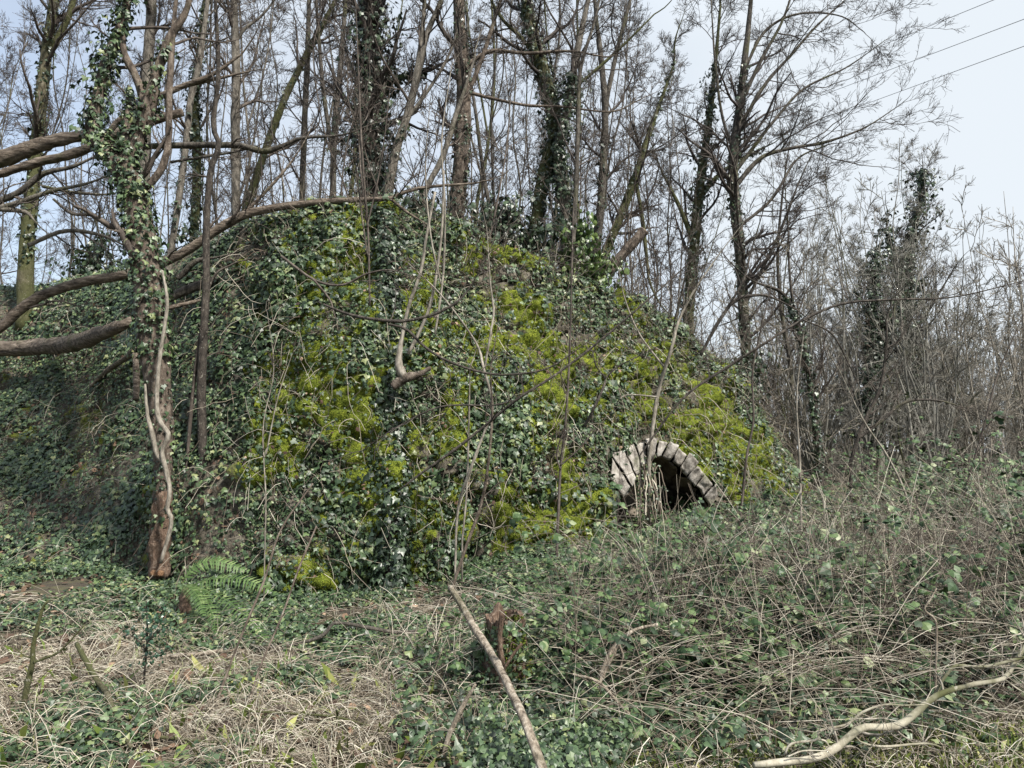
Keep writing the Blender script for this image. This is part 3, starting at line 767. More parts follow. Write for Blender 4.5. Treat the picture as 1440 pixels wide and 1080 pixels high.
TR = [
 ('mossy_tree', 'thick mossy forked trunk at the far left, behind the fallen limbs', [(38, 340, 24), (48, 240, 22), (58, 140, 19), (66, 70, 18), (76, 0, 17), (86, -120, 12)], [[(67, 78, 13), (86, 45, 11), (103, 0, 10), (116, -100, 8)]], 11.8, 'bark_moss', 'twig', (12, .3, .9, 2.6, 7, 7, 3), [(0, 700, .03, .05, .1, .8)]),
 ('bare_tree', 'pale straight trunk rising behind the fork of the left ivy tree', [(202, 330, 19), (204, 200, 19), (208, 90, 18), (214, 0, 17), (218, -120, 13)], [], 12.4, 'bark_pale', 'twig', (12, .3, .8, 2.4, 7, 7, 3), None),
 ('bare_tree', 'pale flecked slim trunk leaning right beside the left ivy tree', [(236, 385, 11), (250, 290, 11), (262, 200, 11), (268, 140, 11), (280, 90, 10), (292, 0, 9), (300, -90, 7)], [], 9.9, 'bark_pale', 'twig', (8, .35, .6, 1.6, 6, 6), [(0, 90, .03, .045, .1, .5)]),
 ('bare_tree', 'pale brown upright trunk right of the dark wavy sapling', [(332, 330, 15), (331, 200, 15), (332, 100, 14), (329, 0, 13), (328, -130, 10)], [[(331, 60, 6), (345, 40, 5), (370, 20, 4), (400, -20, 3)]], 11.6, 'bark_pale', 'twig', (14, .3, .8, 2.2, 7, 7, 3), None),
 ('ivy_clad_tree', 'slim trunk roughly sleeved in ivy behind the pale flecked trunk', [(273, 340, 15), (277, 230, 14), (274, 130, 14), (284, 50, 12), (293, -60, 9)], [], 12.7, 'bark_moss', 'twig', (10, .3, .8, 2.2, 7, 6, 2), [(0, 1200, .07, .05, .1, .9)]),
 ('mossy_tree', 'mossy trunk leaning right above the left shoulder of the kiln', [(345, 300, 14), (372, 215, 13), (400, 140, 12), (432, 75, 11), (472, 0, 9), (510, -80, 6)], [], 13.2, 'bark_moss', 'twig', (12, .2, .8, 2.2, 7, 7, 3), [(0, 300, .03, .045, .1, .9)]),
 ('bare_tree', 'thin straight grey tree over the left end of the kiln brow', [(424, 300, 10), (428, 180, 10), (433, 60, 9), (436, -80, 7)], [], 13.8, 'bark', 'twig_dark', (12, .2, .8, 2.0, 7, 7, 3), None),
 ('bare_tree', 'grey tree with two close stems left of the dense ivy column', [(468, 300, 11), (470, 190, 10), (480, 80, 9), (490, -60, 7)], [[(470, 230, 8), (455, 130, 7), (446, 20, 6), (440, -60, 5)]], 13.0, 'bark', 'twig_dark', (12, .2, .8, 2.2, 7, 7, 3), None),
 ('ivy_clad_tree', 'tree buried in a dense dark column of ivy on the kiln top', [(524, 310, 38), (520, 200, 36), (523, 100, 33), (520, 0, 30), (515, -140, 24)], [[(522, 200, 10), (500, 190, 9), (482, 197, 7), (460, 190, 4)], [(523, 130, 9), (555, 110, 8), (600, 100, 7), (640, 80, 5)]], 10.6, 'bark_dark', 'twig_dark', (14, .25, .6, 1.9, 6, 6, 2), [(0, 4200, .20, .06, .05, 1), (2, 300, .1, .055, 0, .5)]),
 ('bare_tree', 'smooth pale forked tree leaning right beside the dense ivy column', [(540, 300, 18), (556, 215, 15), (572, 165, 14), (586, 110, 12), (600, 50, 10), (620, 0, 9), (648, -90, 7)], [[(580, 130, 10), (592, 60, 8), (597, 0, 7), (600, -70, 5)], [(570, 170, 7), (600, 130, 6), (630, 80, 5), (650, 20, 4)]], 10.1, 'bark_pale', 'twig', (8, .3, .6, 1.8, 6, 6, 2), [(0, 120, .03, .05, 0, .3)]),
 ('bare_tree', 'stout straight reddish trunk standing on the kiln top', [(634, 372, 34), (642, 290, 28), (650, 200, 27), (652, 140, 25), (648, 60, 23), (645, 0, 21), (642, -140, 17)],
   [[(652, 140, 9), (668, 108, 8), (690, 45, 7), (712, -30, 5)], [(650, 134, 7), (662, 131, 7), (690, 138, 6), (740, 148, 5), (790, 150, 4), (860, 157, 3.5), (900, 140, 3)], [(652, 95, 8), (690, 72, 7), (740, 75, 6), (800, 72, 5), (850, 80, 4)]], 10.2, 'bark_red', 'twig_dark', (7, .3, .7, 2.0, 6, 6, 2), [(0, 380, .02, .05, .0, .35), (0, 350, .015, .045, .4, 1)]),
 ('bare_tree', 'slim pale stem leaning against the stout reddish trunk', [(576, 330, 13), (600, 265, 11), (622, 222, 10), (640, 165, 9), (652, 130, 7), (668, 80, 5)], [], 9.9, 'bark_pale', 'twig', (5, .4, .5, 1.2, 5, 5), None),
 ('ivy_clad_tree', 'tree bending left with bright leafy ivy halfway up, right of the stout trunk', [(748, 345, 20), (766, 240, 24), (781, 190, 27), (768, 120, 25), (752, 60, 23), (738, -10, 21), (722, -140, 16)], [[(760, 85, 8), (730, 50, 7), (705, 25, 6), (680, -20, 5)], [(772, 150, 7), (830, 105, 6), (880, 60, 5), (920, 20, 4)]], 11, 'bark_moss', 'twig_dark', (9, .3, .8, 2.2, 6, 6, 3), [(0, 1300, .08, .052, .08, .8), (0, 300, .05, .05, .8, 1)]),
 ('ivy_clad_tree', 'smooth grey upper stem crossing the bent ivy tree, ivy round its foot', [(797, 372, 19), (794, 290, 19), (784, 217, 15), (799, 150, 13), (810, 80, 12), (827, 0, 10), (846, -100, 8)], [], 10.8, 'bark_pale', 'twig_dark', (8, .45, .7, 2.0, 6, 6, 2), [(0, 1400, .12, .052, .1, .5)]),
 ('bare_tree', 'very thin straight dark stem in front of the grey crossing stem', [(802, 408, 8), (808, 300, 8), (812, 200, 8), (816, 100, 7), (836, 30, 6), (850, -40, 5)], [], 10.0, 'bark', 'twig_dark', (9, .2, .5, 1.4, 6, 6, 2), None),
 ('bare_tree', 'forked grey tree standing between the ivy pair and the leaning mossy trunk', [(836, 385, 15), (846, 270, 14), (851, 160, 12), (846, 90, 10), (838, 20, 8), (832, -60, 6)], [[(851, 150, 9), (868, 70, 7), (886, 0, 6), (900, -70, 4)]], 12.2, 'bark', 'twig_dark', (11, .25, .7, 2.0, 7, 7, 3), [(0, 200, .03, .05, 0, .4)]),
 ('mossy_tree', 'mossy trunk leaning steeply right over the kiln brow', [(832, 400, 16), (868, 315, 15), (893, 250, 13), (912, 190, 11), (930, 140, 8), (948, 90, 6)], [[(893, 250, 7), (902, 300, 7), (908, 350, 7), (912, 390, 7)]], 12.6, 'bark_moss', 'twig_dark', (11, .2, .6, 1.8, 7, 7, 3), [(0, 250, .04, .045, .1, .9)]),
 ('ivy_clad_tree', 'ivy-sleeved trunk just left of the tallest spreading tree', [(968, 445, 18), (976, 350, 18), (985, 255, 15), (996, 180, 12), (1004, 110, 9), (1012, 20, 7)], [[(984, 278, 9), (1010, 247, 7), (1045, 222, 5), (1090, 200, 3)], [(976, 345, 8), (955, 290, 7), (930, 240, 5)]], 14.6, 'bark_moss', 'twig_dark', (10, .25, .8, 2.4, 7, 7, 3), [(0, 1400, .10, .052, .02, .75), (1, 200, .05, .05, 0, .7)]),
 ('spreading_tree', 'tallest bare tree with wide branches sweeping right under the cables', [(1053, 560, 19), (1046, 440, 17), (1040, 350, 17), (1033, 280, 17), (1031, 230, 16), (1040, 150, 14), (1048, 80, 12), (1056, 0, 9), (1064, -120, 6)],
   [[(1034, 262, 9), (1070, 222, 7), (1110, 209, 6), (1160, 200, 5), (1215, 180, 3.5), (1262, 150, 2.2)], [(1031, 245, 8), (1065, 200, 6), (1090, 168, 5), (1130, 125, 4), (1190, 95, 3), (1240, 60, 2)], [(1036, 185, 7), (1075, 120, 6), (1110, 80, 5), (1150, 35, 4), (1200, -10, 3)],
    [(1040, 150, 7), (1070, 85, 6), (1100, 30, 5), (1120, -30, 4)], [(1046, 100, 6), (1075, 45, 5), (1120, 20, 4), (1180, 22, 3), (1215, 45, 2)], [(1038, 320, 6), (1085, 280, 5), (1120, 225, 4), (1160, 205, 3)], [(1032, 215, 6), (1015, 160, 5), (1005, 80, 4), (1000, 0, 3)], [(1042, 440, 6), (1095, 330, 5), (1120, 265, 4), (1140, 220, 2.5)]],
   14, 'bark', 'twig_dark', (15, .12, .7, 2.4, 7, 5, 2), [(0, 900, .04, .05, .02, .6)]),
 ('ivy_clad_tree', 'slender trunk bending left with ivy up it, in the thicket right of the kiln', [(1154, 670, 10), (1143, 560, 10), (1130, 490, 10), (1118, 445, 9), (1100, 412, 8), (1065, 398, 6)], [[(1118, 445, 5), (1110, 380, 4), (1108, 300, 3)]], 13, 'bark_dark', 'twig', (10, .3, .5, 1.6, 7, 6), [(0, 700, .05, .05, .02, .75)]),
 ('ivy_clad_tree', 'tree wrapped in a ragged dark mass of ivy in the right thicket', [(1296, 640, 12), (1284, 540, 12), (1272, 430, 13), (1280, 350, 10), (1294, 280, 6)], [[(1272, 420, 7), (1258, 370, 6), (1246, 320, 4)], [(1278, 480, 7), (1310, 430, 5), (1340, 380, 3)]], 19, 'bark_dark', 'twig', (14, .2, .8, 2.2, 7, 7, 2), [(0, 1600, .16, .08, .05, .55), (0, 1700, .30, .08, .5, .95), (1, 500, .22, .08, 0, .9)]),
 ('ivy_clad_tree', 'low bushy mound of grey green ivy left of the ragged ivy mass', [(1222, 640, 10), (1220, 560, 9), (1228, 480, 8), (1226, 420, 6), (1232, 360, 4)], [[(1222, 540, 6), (1245, 480, 5), (1262, 440, 4)]], 17.5, 'bark_dark', 'twig', (10, .2, .6, 1.6, 7, 7), [(0, 2600, .32, .07, .1, .9), (1, 700, .25, .07, 0, 1)]),
 ('bare_tree', 'dead dark stem with sharp pale twigs in front of the right thicket', [(1196, 650, 6), (1212, 600, 6), (1238, 545, 6), (1246, 490, 6), (1247, 462, 5)], [[(1246, 490, 4), (1262, 480, 3), (1280, 455, 3)], [(1205, 618, 5), (1240, 592, 5), (1268, 568, 5), (1300, 562, 4), (1345, 570, 3), (1395, 600, 2)], [(1206, 612, 3), (1220, 590, 3), (1222, 575, 2)]], 9.8, 'bark_dark', 'twig', (6, .2, .3, .8, 4, 3), None),
 ('bare_tree', 'thin mottled tree standing right of the tallest spreading tree', [(1118, 640, 7), (1112, 520, 7), (1098, 430, 6), (1094, 350, 5), (1102, 260, 4), (1112, 190, 2.5)], [], 15.5, 'bark', 'twig', (16, .2, .5, 1.6, 7, 7, 2), None),
]
for (nm, lb, tr, lm, d, bk, tw, cr, iv) in TR:
    put_tree(nm, lb, 'tree', tr, lm, d, bk, tw, cr, iv, bias=(.9, 0, .1) if nm == 'spreading_tree' else None)
# leafy ivy bulge on the pair in the middle is part of the second tree's ivy; the ivy-clad stem in front of the kiln face:
d0 = sdepth(556, 820) - .30
t = put_tree('ivy_clad_stump', 'broken dead tree stem sheathed in ivy, hard against the kiln face', 'stump', [(556, 868, 20), (552, 760, 22), (553, 650, 25), (548, 540, 26), (545, 440, 25), (545, 335, 22)], [], (d0, sdepth(545, 340) - .25), 'bark_dark', 'twig', None, [(0, 6800, .11, .05, 0, 1)], ground=False, ivymat='ivy_dark', wk=1.25)
org = np.array(t.location); dd = sdepth(565, 520) - .42
mb = MB(); rows_tube(mb, trace([(552, 545, 12), (566, 533, 15), (574, 530, 14), (590, 526, 9), (606, 517, 5)], dd, 20), 9, .12); mb.build('broken_branch', M['bark_red'], t, origin=org)
mb = MB(); rows_tube(mb, trace([(568, 532, 13), (561, 515, 12), (561, 500, 9), (566, 470, 6), (575, 430, 5), (592, 380, 4.5), (600, 330, 4), (612, 270, 3.5)], dd, 30), 8, .04)
rows_tube(mb, trace([(574, 498, 5), (592, 462, 5), (606, 425, 5), (616, 370, 4), (622, 315, 3.5), (624, 240, 3)], dd + .05, 30), 7, .04); mb.build('branch', M['twig_pale'], t, origin=org)

# ------------------------------------------------------------------ fallen and hanging limbs on the left
def limb(name, label, cat, paths, d, mat, crown=None, twig='twig', lump=.05, group=None, part=None):
    rows = [trace(p, dd, 40) for p, dd in zip(paths, d)]; rows = [tip(r) if p[-1][2] < 6.5 else r for r, p in zip(rows, paths)]
    base = rows[0][0, :3].copy()
    if len(rows) == 1 and not crown:
        mb = MB(); rows_tube(mb, rows[0], 10, lump)
        o = mb.build(name, M[mat], origin=base); o.location = base.tolist(); return tag(o, label, cat, group)
    t = empty(name, base, label, cat, group)
    for k, r in enumerate(rows):
        mb = MB(); rows_tube(mb, r, 10 if k == 0 else 7, lump); mb.build('main_limb' if k == 0 else 'side_branch', M[mat], t, origin=base)
    if crown:
        mb = MB()
        for p, r, s in crown_levels(rows, crown): tubes(mb, p, r, s)
        mb.build('crown', M[twig], t, origin=base)
    return t
g = [gd(0, 505), gd(100, 500), gd(160, 480), gd(230, 450), gd(340, 418)]
limb('fallen_log', 'thick ridged fallen log lying across the left bank', 'log', [[(-90, 498, 25), (0, 491, 24), (60, 488, 25), (110, 481, 23), (150, 466, 21), (175, 456, 17), (205, 443, 14), (240, 432, 9), (290, 421, 7), (342, 409, 6)]], [np.array([g[0] - .3, g[1] - .25, 8.6, 9.0, 9.3])], 'bark_log', None, lump=.09)
limb('fallen_limb', 'long curved limb arching from the left bank up over the kiln brow', 'branch', [[(-60, 500, 15), (0, 462, 14), (25, 438, 14), (60, 415, 14), (120, 396, 14), (180, 385, 13), (250, 360, 13), (310, 320, 13), (350, 300, 12), (400, 290, 11), (450, 284, 10), (500, 281, 9), (548, 279, 8), (575, 268, 7), (610, 262, 6), (668, 258, 4)], [(310, 322, 6), (355, 288, 5), (400, 240, 4), (425, 205, 3)], [(548, 279, 5), (575, 300, 4), (600, 315, 3)]], [8.75, 8.75, 8.75], 'bark_log', (5, .1, .4, 1.1, 4, 4))
limb('fallen_limb', 'red-brown thick broken limb jutting in from the left edge at branch height', 'branch', [[(-120, 262, 27), (0, 224, 24), (50, 206, 20), (90, 195, 17), (128, 190, 13)]], [8.3], 'bark_log', None, lump=.08)
limb('fallen_limb', 'broken end of a reddish limb lodged behind the fork of the ivy tree', 'branch', [[(-40, 258, 11), (40, 232, 12), (110, 214, 13), (170, 186, 15), (205, 172, 14), (257, 158, 11)]], [8.7], 'bark_log', None, lump=.08)
limb('fallen_limb', 'slim dark branch slanting up right from the fork of the ivy tree', 'branch', [[(150, 190, 7), (170, 168, 9), (215, 140, 9), (255, 122, 8), (300, 104, 7), (340, 76, 4)], [(255, 122, 6), (300, 112, 5), (352, 100, 3)]], [8.4, 8.45], 'bark_log', (4, .2, .3, .8, 3, 3))
limb('fallen_limb', 'pale horizontal branch hanging across the slim trunks left of the kiln top', 'branch', [[(120, 205, 8), (180, 208, 8), (230, 205, 9), (320, 204, 9), (345, 206, 9), (372, 213, 8), (400, 204, 7), (425, 194, 6), (480, 190, 4), (520, 176, 3)], [(240, 228, 4), (290, 220, 4), (330, 214, 4)]], [8.9, 8.9], 'bark', (7, .2, .3, .9, 4, 4))
limb('fallen_limb', 'lower of the two grey limbs sagging below the red-brown limb at the left edge', 'branch', [[(-50, 300, 9), (20, 274, 9), (60, 245, 8), (100, 235, 7), (130, 222, 5)], [(60, 262, 5), (100, 270, 5), (150, 274, 4)], [(75, 280, 4), (100, 300, 4), (130, 304, 5), (140, 330, 3)]], [9.3, 9.3, 9.2], 'bark', (6, .1, .4, 1.2, 4, 4))
limb('fallen_limb', 'pale tapering branch running up to the ivy tree fork from the left edge', 'branch', [[(-50, 300, 6), (0, 292, 7), (40, 280, 7), (75, 268, 6), (115, 260, 5), (150, 248, 3)], [(0, 294, 7), (35, 298, 6), (50, 312, 3)], [(40, 345, 6), (90, 325, 6), (140, 330, 5), (185, 350, 3)]], [8.1, 8.1, 8.4], 'bark_pale', (5, .1, .4, 1.2, 4, 4))
limb('dead_branch', 'short crooked dead branch propped on the bank below the fallen log', 'branch', [[(128, 544, 5), (150, 522, 7), (178, 503, 8), (192, 491, 8), (230, 486, 5)], [(190, 497, 8), (192, 530, 9), (191, 562, 8)]], [np.array([gd(128, 544) - .12, 8.3]), np.array([8.25, 8.1])], 'bark_log', None)
limb('dead_branch', 'mossy dark limb lying on the bank behind the ivy tree', 'branch', [[(225, 425, 12), (270, 405, 14), (300, 396, 13), (340, 380, 8)], [(250, 392, 8), (275, 368, 8), (305, 362, 5)]], [np.array([9.0, 9.3]), 9.2], 'bark', None)

# ------------------------------------------------------------------ thin stems in front of the kiln
ST = [
 ('sapling', 'pale kinked sapling forking in front of the middle of the kiln face', [[(640, 800, 4), (643, 720, 5), (658, 670, 5), (680, 610, 4.5), (693, 573, 4.5), (680, 517, 5), (670, 483, 5), (640, 440, 4), (613, 407, 3.5), (590, 385, 2.5)], [(681, 520, 4), (690, 470, 4), (694, 437, 4), (689, 393, 3), (686, 340, 2.5)]], 6.9, 'twig_pale', (5, .3, .2, .6, 3, 3)),
 ('sapling', 'dark reddish stem slanting beside the pale kinked sapling', [[(636, 826, 6), (655, 770, 6), (676, 710, 5.5), (687, 650, 5), (692, 577, 4), (690, 520, 3), (700, 460, 2)]], 6.6, 'bark_red', (5, .3, .2, .7, 3, 3)),
 ('sapling', 'dead straight thin rod left of the pale kinked sapling', [[(650, 760, 3.5), (656, 690, 3.5), (659, 600, 3.5), (661, 515, 3)]], 7.0, 'twig_pale', None),
 ('sapling', 'tall thin sapling with a fork at half height, left of the arch', [[(779, 860, 5), (782, 790, 5), (785, 720, 5), (789, 655, 5), (795, 600, 4.5), (801, 500, 4), (803, 400, 3.5), (806, 300, 2.5)], [(788, 660, 4), (783, 640, 3), (789, 615, 3)], [(788, 655, 3), (815, 630, 2.5), (850, 590, 2)]], 7.3, 'twig', (6, .3, .2, .8, 3, 3)),
 ('sapling', 'slim pale sapling growing up from the crown of the arch', [[(912, 650, 7), (914, 640, 7), (919, 595, 7), (928, 545, 7), (942, 490, 6), (955, 450, 5), (975, 410, 4), (1010, 360, 3), (1040, 320, 2)], [(935, 518, 4), (900, 470, 3), (880, 420, 2.5), (870, 380, 2)], [(924, 558, 3), (880, 556, 2.5), (862, 575, 2)]], 9.3, 'twig_pale', (6, .3, .3, .9, 3, 3)),
 ('sapling', 'dark bowed branch sweeping level across the top of the kiln face', [[(455, 428, 4), (490, 442, 5.5), (530, 451, 6), (570, 452, 6), (610, 441, 5.5), (640, 425, 5), (658, 405, 4), (680, 370, 3)]], 6.3, 'bark_dark', (6, .2, .2, .7, 3, 3)),
 ('sapling', 'dark sagging branch curving below the level one over the kiln face', [[(546, 456, 4), (570, 462, 5), (600, 490, 5), (640, 512, 4.5), (690, 525, 4.5), (735, 525, 4), (770, 518, 3.5), (800, 500, 3), (830, 478, 2)]], 6.4, 'bark_dark', (5, .2, .2, .6, 3, 3)),
 ('sapling', 'long dark stem rising diagonally right across the kiln face to its brow', [[(560, 690, 3), (600, 660, 4.5), (640, 632, 5), (690, 592, 5), (730, 560, 5), (780, 528, 4.5), (830, 490, 4.5), (890, 440, 4), (960, 378, 3.5), (1010, 330, 2.5)], [(725, 563, 3), (690, 570, 3), (620, 572, 3), (560, 600, 2.5), (500, 640, 2)]], 6.2, 'bark_dark', (7, .2, .2, .7, 3, 3)),
 ('sapling', 'long thin stem arching from the arch to the right across the thicket', [[(900, 640, 3), (960, 560, 4.5), (1030, 512, 5), (1075, 482, 5), (1130, 450, 5), (1190, 425, 4.5), (1260, 420, 4), (1340, 418, 3.5), (1440, 395, 2.5)], [(1130, 450, 3), (1170, 470, 3), (1200, 520, 2.5), (1210, 545, 2)]], 8.2, 'bark_dark', (8, .15, .3, .9, 4, 3)),
 ('sapling', 'dark fan of arching stems in front of the right end of the kiln', [[(985, 500, 5), (1005, 460, 6), (1030, 425, 6), (1055, 416, 6), (1085, 415, 5), (1120, 435, 4)], [(1005, 460, 5), (1040, 400, 4), (1060, 350, 3), (1075, 290, 2.5)]], 9.0, 'bark_dark', (6, .2, .3, 1.0, 4, 4)),
 ('sapling', 'short dark forked twig before the moss between sapling and arch', [[(822, 600, 5), (836, 570, 5), (850, 540, 4.5), (850, 530, 4), (838, 515, 3), (832, 490, 2.5)], [(850, 533, 3), (870, 515, 2.5), (900, 500, 2)]], 7.2, 'bark_dark', (4, .3, .15, .4, 3, 2)),
 ('sapling', 'pale slender stems rising on the left part of the kiln face', [[(372, 790, 2.4), (376, 700, 2.4), (370, 600, 2), (382, 520, 1.8), (376, 440, 1.5)], [(374, 640, 2.5), (392, 560, 2), (410, 500, 1.6)]], 6.7, 'twig_pale', (5, .2, .2, .6, 3, 2)),
 ('sapling', 'thin whip curving from the bank over the left corner of the kiln', [[(395, 360, 5), (440, 392, 5), (480, 400, 4), (515, 385, 3.5), (550, 380, 3), (590, 392, 2)], [(440, 392, 4), (462, 420, 4), (470, 442, 3)]], 7.4, 'twig', (6, .2, .2, .6, 3, 3)),
 ('sapling', 'grey whips standing upright in front of the dense ivy column', [[(520, 430, 4), (516, 330, 4), (512, 230, 4), (505, 120, 3), (500, 0, 2.5)], [(516, 320, 3), (535, 230, 3), (548, 130, 2)], [(517, 360, 3), (508, 300, 3), (498, 210, 2)]], 7.6, 'twig', (6, .2, .3, .8, 4, 3)),
 ('sapling', 'pair of pale whips standing up past the foot of the stout reddish trunk', [[(612, 470, 4), (622, 380, 4), (626, 290, 3.5), (622, 200, 3), (634, 100, 2)], [(620, 400, 3), (606, 330, 3), (598, 240, 2.5), (604, 150, 2)]], 7.4, 'twig_pale', (6, .2, .3, .8, 4, 3)),
 ('sapling', 'curved brown sapling rising beside the right end of the arch', [[(1040, 740, 5), (1046, 690, 5), (1050, 640, 4.5), (1062, 590, 4), (1060, 520, 3.5), (1075, 440, 2.5), (1090, 380, 2)]], 8.8, 'twig', (8, .2, .3, .9, 4, 3)),
 ('sapling', 'straight sapling standing over the low brambles right of the arch', [[(1126, 800, 4), (1124, 740, 4), (1128, 650, 4), (1122, 560, 3), (1130, 470, 2.5)]], 8.0, 'twig_pale', (9, .2, .3, .9, 4, 3)),
 ('sapling', 'twiggy stem leaning left out of the brambles under the ragged ivy mass', [[(1290, 760, 4), (1270, 690, 4), (1250, 640, 3.5), (1215, 590, 3), (1180, 520, 2)]], 8.2, 'twig_pale', (9, .2, .3, .9, 4, 3)),
 ('sapling', 'twiggy stem leaning right near the right edge above the brambles', [[(1340, 770, 4), (1360, 690, 4), (1385, 600, 3.5), (1410, 520, 3), (1450, 420, 2)]], 8.4, 'twig', (10, .2, .3, 1.0, 4, 3)),
]
for nm, lb, ps, d, mt, cr in ST:
    d = min(d, sdepth(ps[0][0][0], min(ps[0][0][1], 760)) - .12) if ps[0][0][0] < 1100 else d
    rows = [tip(trace([(x, y, ww * .8) for x, y, ww in p], d, 34, .05)) for p in ps]
    z = base_z(ps[0][0][0], d) - .05
    if rows[0][0, 2] - z < 1.1 and rows[0][0, 2] > z and ps[0][0][1] > 600: rows[0] = np.concatenate([[rows[0][0] * np.array([1, 1, 0, 1]) + np.array([0, 0, z, 0])], rows[0]])
    base = rows[0][0, :3].copy(); t = empty(nm, base, lb, 'sapling')
    for k, r in enumerate(rows): mb = MB(); rows_tube(mb, r, 7, .05); mb.build('stem' if k == 0 else 'side_stem', M[mt], t, origin=base)
    if cr:
        mb = MB()
        for p, r, s in crown_levels(rows, cr, .0022): tubes(mb, p, r, s)
        mb.build('crown', M['twig' if mt != 'bark_dark' else 'twig_dark'], t, origin=base)
# roots and ivy stems hanging in the left half of the arch
base = P(914, 648, 9.35); t = empty('root_tangle', base, 'ivy covered tangle of roots hanging in the left half of the arch mouth', 'roots')
mb = MB(); K = 30; top = P(R.normal(912, 9, K), R.uniform(638, 662, K), 9.4 + R.uniform(-.1, .1, K)); bot = P(R.normal(908, 17, K), R.uniform(705, 740, K), 9.3 + R.uniform(-.2, .2, K))
s = np.linspace(0, 1, 8)[None, :, None]; q = top[:, None] * (1 - s) + bot[:, None] * s + np.cumsum(R.normal(size=(K, 8, 3)) * .012, 1)
tubes(mb, q, np.full((K, 8), .006) * R.uniform(.5, 1.8, (K, 1)), 4); mb.build('roots', M['stem'], t, origin=base)
mb = MB(); kk = R.integers(0, K, 420); jj = R.integers(0, 8, 420); pp = q[kk, jj] + R.normal(size=(420, 3)) * .03
leaves(mb, IVY, pp, np.tile([0, -1., .2], (420, 1)), np.tile(DOWN, (420, 1)), R.uniform(.02, .04, 420), .5); mb.build('ivy', M['ivy'], t, smooth=False, origin=base)

# ------------------------------------------------------------------ wood behind: bare trees, each a thing with trunk and crown
def proto(kind, seed):
    global R
    R = np.random.default_rng(seed)
    if kind == 'bush':
        ns = int(R.integers(6, 10)); ctr = []
        for _ in range(ns):
            a = R.uniform(0, 2 * PI); h = R.uniform(3.2, 6.2); l = R.uniform(.05, .42) * h
            k = np.linspace(0, 1, 7); c = np.stack([np.cos(a) * l * k ** 1.3, np.sin(a) * l * k ** 1.3, h * k], 1)
            c[1:, :2] += np.cumsum(R.normal(size=(6, 2)) * .09, 0)
            ctr.append(resample(np.concatenate([c, (R.uniform(.018, .034) * (1 - .85 * k))[:, None]], 1), 24))
        spec, rm = (9, .12, .6, 2.0, 5, 5, 0), .005
    else:
        h = R.uniform(11, 15) if kind == 'tall' else R.uniform(8, 12); r0 = R.uniform(.05, .085) if kind == 'tall' else R.uniform(.022, .042)
        k = np.linspace(0, 1, 9); c = np.zeros((9, 3)); c[:, 2] = h * k; c[1:, :2] += np.cumsum(R.normal(size=(8, 2)) * .14, 0); c[:, 0] += R.normal() * .8 * k
        ctr = [resample(np.concatenate([c, (r0 * (1 - .82 * k))[:, None]], 1), 40)]
        if R.random() < .6:
            i = int(R.integers(8, 20)); b = ctr[0][i]; q = np.linspace(0, 1, 6); a = R.uniform(0, 2 * PI); L = h - b[2]
            c2 = b[:3] + np.stack([np.cos(a) * .16 * L * q ** .7, np.sin(a) * .16 * L * q ** .7, L * .9 * q], 1); c2[1:, :2] += np.cumsum(R.normal(size=(5, 2)) * .1, 0)
            ctr.append(resample(np.concatenate([c2, (b[3] * .75 * (1 - .8 * q))[:, None]], 1), 30))
        spec, rm = ((18, .12, .9, 2.9, 6, 6, 2), .0042) if kind == 'tall' else ((18, .10, .7, 2.0, 6, 6, 2), .0038)
    tm = MB()
    for r in ctr: rows_tube(tm, r, 7, .04)
    cm = MB()
    for p, r, s in crown_levels(ctr, spec, rm): tubes(cm, p, r, max(3, s - 1))
    return tm, cm
M['twig_grey'] = bark('twig_grey', (.065, .062, .054), (.16, .154, .135), (.28, .27, .24), .2, 6, .2)
def make_proto(kind, seed, mat, twig, label, cat, group, name):
    tm, cm = proto(kind, seed)
    t = empty(name, (0, 0, -50), label, cat, group)
    tm.build('trunk', M[mat], t); cm.build('crown', M[twig], t)
    return [t, False]
def place(pr, loc, rz, sc, tilt=(0, 0)):
    src, used = pr
    if used:
        o = src.copy(); COL.objects.link(o)
        for ch in src.children: c = ch.copy(); COL.objects.link(c); c.parent = o
    else: o = src; pr[1] = True
    o.location = [float(x) for x in loc]; o.rotation_euler = (tilt[0], tilt[1], rz); o.scale = (sc, sc, sc)
    return o
LT = 'tall bare tree standing far back in the wood behind the kiln and left bank'
LS = 'slender bare pole-like tree in the wood behind the kiln and left bank'
LB = 'bare many-stemmed bush in the tangled thicket right of the kiln'
LR = 'slender bare tree rising out of the thicket right of the kiln'
tall = [make_proto('tall', 100 + k, ['bark', 'bark_moss', 'bark'][k % 3], ['twig', 'twig_dark'][k % 2], LT, 'tree', 'tall trees in the wood behind', 'bare_tree') for k in range(5)]
slim = [make_proto('slim', 200 + k, ['bark', 'bark_pale'][k % 2], ['twig_dark', 'twig'][k % 2], LS, 'tree', 'slender trees in the wood behind', 'slender_tree') for k in range(5)]
bush = [make_proto('bush', 300 + k, ['twig_grey', 'twig_pale'][k % 2], ['twig_grey', 'twig_pale', 'twig_grey'][k % 3], LB, 'bush', 'bushes of the right thicket', 'bare_bush') for k in range(5)]
slimr = [make_proto('slim', 400 + k, ['twig_grey', 'bark_moss'][k % 2], ['twig_grey', 'twig'][k % 2], LR, 'tree', 'slender trees of the right thicket', 'slender_tree') for k in range(4)]
R = np.random.default_rng(77)
